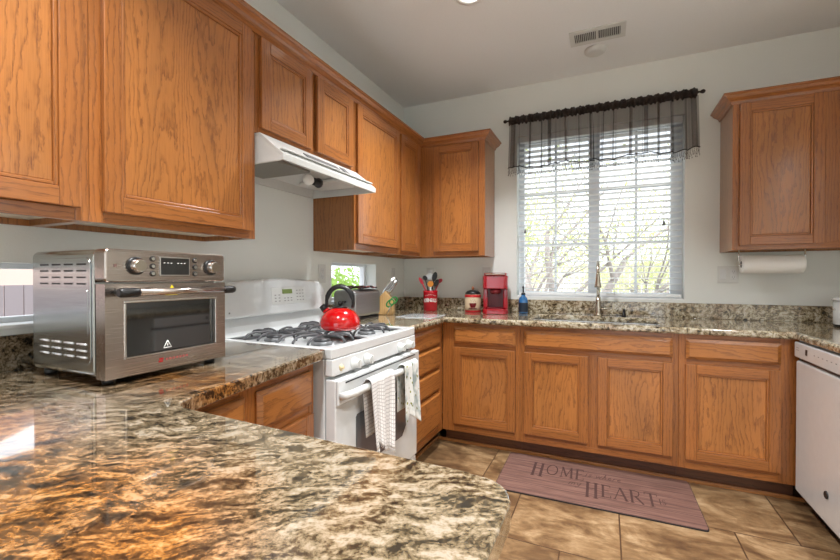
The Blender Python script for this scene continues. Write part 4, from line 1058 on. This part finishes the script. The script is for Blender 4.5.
# ------------------------------------------------------------------ rug
RC = (1.612,-.818,.0); rot = math.radians(.9)
t = thing('kitchen_rug', 'brown plank-print kitchen mat lettered HOME is where my HEART is', 'rug', RC, rot)
m = MB(); m.prism(rrect(-.515,.515,-.258,.258,.02), .0006, .006, 'z'); m.build('backing', RUGE, t, world=False)
m = MB(); m.prism(rrect(-.512,.512,-.255,.255,.02), .0062, .010, 'z'); m.build('printed_top', RUG, t, .002, world=False)
SER = {  # serif strokes on a 1-high cell: (polyline, weight)
 'H': (.80, [([(.14,0),(.14,1)],.10),([(.64,0),(.64,1)],.10),([(.14,.60),(.64,.60)],.035),([(.02,0),(.28,0)],.03),([(.02,1),(.28,1)],.03),([(.50,0),(.78,0)],.03),([(.50,1),(.78,1)],.03)]),
 'O': (.92, [([(.46+.38*math.cos(a),.5+.5*math.sin(a)) for a in [i*PI/12 for i in range(25)]],.06)]),
 'M': (1.02,[([(.14,0),(.18,1)],.04),([(.18,1),(.50,.12)],.09),([(.50,.12),(.82,1)],.035),([(.82,1),(.88,0)],.10),([(.03,0),(.26,0)],.03),([(.74,0),(1.0,0)],.03)]),
 'E': (.66, [([(.14,0),(.14,1)],.10),([(.04,1),(.58,1)],.035),([(.04,0),(.60,0)],.035),([(.14,.55),(.48,.55)],.03),([(.58,1),(.58,.86)],.03),([(.60,0),(.60,.15)],.03)]),
 'A': (.86, [([(.08,0),(.44,1)],.04),([(.44,1),(.78,0)],.10),([(.22,.38),(.64,.38)],.03),([(0,0),(.18,0)],.03),([(.64,0),(.90,0)],.03)]),
 'R': (.80, [([(.14,0),(.14,1)],.10),([(.04,1),(.40,1),(.58,.90),(.60,.74),(.52,.58),(.40,.52),(.14,.52)],.045),([(.36,.52),(.76,0)],.09),([(.02,0),(.28,0)],.03)]),
 'T': (.76, [([(.38,0),(.38,1)],.10),([(.02,1),(.74,1)],.035),([(.02,1),(.02,.84)],.03),([(.74,1),(.74,.84)],.03),([(.24,0),(.52,0)],.03)]),
 'I': (.34, [([(.16,0),(.16,1)],.10),([(.02,0),(.30,0)],.035),([(.02,1),(.30,1)],.035)]),
 'S': (.60, [([(.50,.82),(.40,.97),(.22,1.0),(.08,.86),(.10,.68),(.28,.54),(.46,.42),(.54,.24),(.44,.06),(.24,0),(.06,.14)],.06)]),
 'i': (.3, [([(.15,0),(.15,.55)],.06),([(.15,.72),(.15,.78)],.07)]), 's': (.42, [([(.34,.46),(.2,.55),(.1,.44),(.3,.22),(.26,.04),(.06,.06)],.05)]),
 'w': (.62, [([(.04,.5),(.16,0),(.30,.45),(.42,0),(.58,.55)],.05)]), 'h': (.5, [([(.1,0),(.18,1),(.24,.95),(.1,.1)],.045),([(.1,.2),(.28,.5),(.36,.4),(.36,0)],.045)]),
 'e': (.45, [([(.06,.28),(.34,.34),(.26,.54),(.1,.4),(.1,.12),(.24,0),(.42,.12)],.045)]), 'r': (.4, [([(.1,0),(.12,.5)],.05),([(.12,.3),(.24,.5),(.36,.46)],.045)]),
 'm': (.75, [([(.06,0),(.08,.5)],.05),([(.08,.3),(.22,.52),(.32,.4),(.32,0)],.045),([(.32,.3),(.46,.52),(.58,.4),(.6,0)],.045)]),
 'y': (.5, [([(.06,.5),(.16,.1),(.3,.14),(.38,.5)],.045),([(.38,.5),(.3,-.25),(.14,-.42),(.04,-.25)],.045)]), ' ': (.3, []) }
def word(s, x, y, h, parent, name, shear=0, sp=.06, xf=.58):
    m = MB(); z0_, z1_ = .0101, .0106
    for ch in s:
        w_, st_ = SER[ch]
        for pl_, wt in st_:
            for a, b in zip(pl_, pl_[1:]):
                A = Vector((x+(a[0]*xf+a[1]*shear)*h, y+a[1]*h)); B = Vector((x+(b[0]*xf+b[1]*shear)*h, y+b[1]*h)); d_ = (B-A)
                if d_.length < 1e-6: continue
                d_.normalize(); A -= d_*wt*h*.2; B += d_*wt*h*.2; nn = Vector((-d_.y,d_.x))*wt*h*.42
                m.prism([A-nn,B-nn,B+nn,A+nn], z0_, z1_, 'z')
        x += (w_*xf+sp)*h
    return m.build(name, RUGT, parent, world=False), x
word('H', -.345, -.025, .178, t, 'letter_h', sp=0, xf=.5)
word('OME', -.262, .02, .134, t, 'word_home')
word('is where', -.045, .082, .058, t, 'word_is_where', .25, .02, .95)
word('my', -.128, -.055, .06, t, 'word_my', .25, .02, .9)
word('H', -.035, -.16, .172, t, 'letter_h', sp=0, xf=.5)
word('EART', .045, -.128, .138, t, 'word_heart', xf=.60)
word('IS', .328, -.09, .052, t, 'word_is', xf=.6)

# ------------------------------------------------------------------ ceiling fittings
t = thing('ceiling_vent', 'white slotted air vent in the ceiling', 'vent', (1.625,-.525,H))
m = MB(); ringx=[1.462,1.492,1.758,1.788]; ringy=[-.612,-.578,-.478,-.442]
for i in range(3):
    for j in range(3):
        if i==1 and j==1: continue
        m.box(ringx[i],ringx[i+1],ringy[j],ringy[j+1],H-.008,H-.0005)
m.box(1.617,1.633,-.578,-.478,H-.008,H-.0005); m.build('frame', PLASTIC, t)
m = MB()
for i in range(24):
    x = 1.497+.011*i
    if abs(x-1.625) < .010: continue
    m.hexa([(x,-.577,H-.009),(x+.0025,-.577,H-.009),(x+.0025,-.479,H-.009),(x,-.479,H-.009),(x+.003,-.577,H-.002),(x+.0055,-.577,H-.002),(x+.0055,-.479,H-.002),(x+.003,-.479,H-.002)])
m.build('louvres', PLASTIC, t)
MB().box(1.492,1.758,-.578,-.478,H-.0018,H-.0006).build('duct_shadow_box', plain('duct_shade', srgb(70,70,70), .8), t)  # dark sheet whose colour stands in for the shade behind the louvres
tag(MB().lathe([(.070,-.0005),(.070,-.010),(.060,-.022),(.045,-.026)], (1.61,-.335,H), n=36).build('smoke_detector', PLASTIC, None), 'round white smoke detector on ceiling beside the air vent', 'smoke detector')
LENS = plain('lit_lens', srgb(255,250,240), .5, emit=(1,.96,.9), es=2.2)
rl = None
labs = ['round recessed ceiling light nearest the corner cabinets, at top edge of photo','unseen recessed ceiling light added over the dishwasher side','unseen recessed ceiling light added over the countertop oven','unseen recessed ceiling light added over the camera position','unseen recessed ceiling light added left of the added patio door','unseen recessed ceiling light added right of the added patio door']
for (x,y),lb in zip(RECESSED, labs):
    yy = y
    if rl is None:
        rl = thing('recessed_light', lb, 'ceiling light', (x,yy,H), 0, 'recessed ceiling lights')
        R=[]
        m = MB(); m.lathe([(.062,-.0005),(.085,-.0005),(.085,-.006),(.062,-.004),(.062,-.0005)], (x,yy,H), n=36, caps=False); m.build('trim_ring', WHITE, rl)
        MB().lathe([(.060,-.0005),(.060,-.003)], (x,yy,H), n=36).build('lens', LENS, rl)
    else:
        q = copy_tree(rl); q.location = (x,yy,H); q['label'] = lb
    light('lamp', 'AREA', (x,yy,H-.012), (0,0,0), RECESSED_W, (.97,.985,1), .12, shape='DISK', spread=math.radians(112))

# ------------------------------------------------------------------ outdoors
def leafmat(name, c):
    m, nt, b = newmat(name); b.inputs['Base Color'].default_value = rgb(c); b.inputs['Roughness'].default_value = .7
    tr = N(nt, 'BsdfTranslucent'); tr.inputs['Color'].default_value = rgb(c); mx = N(nt, 'MixShader'); mx.inputs[0].default_value = .5
    nt.links.new(b.outputs[0], mx.inputs[1]); nt.links.new(tr.outputs[0], mx.inputs[2]); nt.links.new(mx.outputs[0], nt.nodes['Material Output'].inputs[0]); return m
GRASS = plain('lawn', srgb(150,160,110), .9); BARK = plain('hazed_bark', srgb(150,142,138), .9, bump=(60,.5)); LEAF = leafmat('hazed_spring_leaf', srgb(196,204,142)); LEAF2 = leafmat('shrub_leaf', srgb(150,180,92))  # tree leaves and bark paled: distance haze put into their colours
CONC = plain('pale_gravel', srgb(200,196,188), .9)
g_ = MB().box(-30,30,-30,30,-.35,-.25).build('ground', CONC); struct(g_)
def tree(name, label, base, limbs, leafn, leafr, seed, lm=LEAF, spread=.9, height=3.4):
    rnd = random.Random(seed); t = thing(name, label, 'tree' if name=='tree' else 'shrub', base)
    m = MB(); tips=[]
    def br(p, d, L, r, lv):
        n = 5; P=[p.copy()]; R=[r]; q=p.copy(); dd=d.copy()
        for i in range(n):
            dd = (dd+Vector((rnd.uniform(-.16,.16),rnd.uniform(-.16,.16),rnd.uniform(-.04,.10)))).normalized(); q = q+dd*L/n; P.append(q.copy()); R.append(r*(1-.11*(i+1)))
        m.tube(P, R, 7 if lv < 2 else 4)
        for q2 in P[2:]: tips.append((q2, lv))
        if lv < 3:
            for k in range(3 if lv else 4):
                i = rnd.randint(2,5); a = dd.orthogonal(); a.rotate(Matrix.Rotation(rnd.random()*6.28,3,dd)); nd=(dd+a*rnd.uniform(.5,spread)).normalized(); nd.z=abs(nd.z)*.6+.15
                br(P[i], nd.normalized(), L*rnd.uniform(.6,.8), R[i]*.62, lv+1)
    for d,L,r in limbs: br(Vector(base), Vector(d).normalized(), L, r, 0)
    m.build('branches', BARK, t)
    m = MB(); tt=[a for a in tips if a[1]>=1]
    for i in range(leafn):
        c,_ = rnd.choice(tt); c = c+Vector([rnd.gauss(0,leafr) for _ in range(3)]); s=rnd.uniform(.02,.045)
        a=Vector([rnd.gauss(0,1) for _ in range(3)]).normalized(); b=a.orthogonal().normalized()
        n=m.add([c-a*s, c+b*s*.5, c+a*s, c-b*s*.5]); m.face((n,n+1,n+2,n+3))
    o=m.build('foliage', lm, t, recalc=False); o['kind']='stuff'
tree('tree', 'bare-limbed spring tree leaning right outside kitchen window', (1.0,3.6,-.26), [((.5,-.1,1),2.0,.10),((-.3,.1,1),1.8,.09),((1,0,.8),2.2,.09),((.1,.2,1),2.2,.08),((-.8,0,1),1.8,.07)], 2600, .16, 2)
tree('tree', 'leafy young tree at left outside the kitchen window', (-.9,5.4,-.26), [((.1,0,1),1.8,.07),((.5,.2,1),1.7,.05)], 5200, .22, 5)
tree('tree', 'pale blossoming tree farther right outside the kitchen window', (3.0,6.8,-.26), [((.1,0,1),1.6,.07),((-.5,.2,1),1.6,.05)], 5200, .26, 8)
tree('shrub', 'dense green shrub outside the small window behind the toaster', (-1.7,1.5,-.26), [((0,0,1),.75,.03),((.3,.3,1),.7,.025),((-.3,-.3,1),.7,.025)], 12000, .15, 12, LEAF2)
# fence and neighbour house
def fence(label, p0, p1, mat, top=1.55):
    t = thing('fence', label, 'fence', (p0[0],p0[1],-.25)); p0=Vector(p0); p1=Vector(p1); d=(p1-p0); L=d.length; d.normalize(); nn=Vector((-d.y,d.x)); m=MB(); n=int(L/.14)
    for i in range(n):
        a=p0+d*(L*i/n); b=p0+d*(L*(i+.94)/n); m.prism([a,b,b+nn*.02,a+nn*.02],-.25,top,'z')
    m.build('boards', mat, t)
FENCE = plain('weathered_boards', srgb(196,190,182), .9); FENCE2 = plain('mauve_boards', srgb(138,128,132), .9)
fence('pale weathered board fence beyond trees outside the kitchen window', (-6,9.0), (9,9.0), FENCE)
fence('weathered mauve board fence outside the low side window', (-3.4,-7), (-3.4,2.5), FENCE2, 1.12)
# neighbour's house beyond the side fence
t = thing('neighbour_house', 'pinkish house wall beyond the fence outside the low side window', 'house', (-9,-4,-.25))
MB().box(-11,-7.5,-9,1.5,-.25,2.6).build('wall', plain('pink_stucco', srgb(206,178,168), .9), t)
MB().prism([(-9.4,2.6),(1.9,2.6),(-3.7,4.4)], -11.3,-7.1,'x').build('roof', plain('brown_roof', srgb(150,120,110), .9), t)
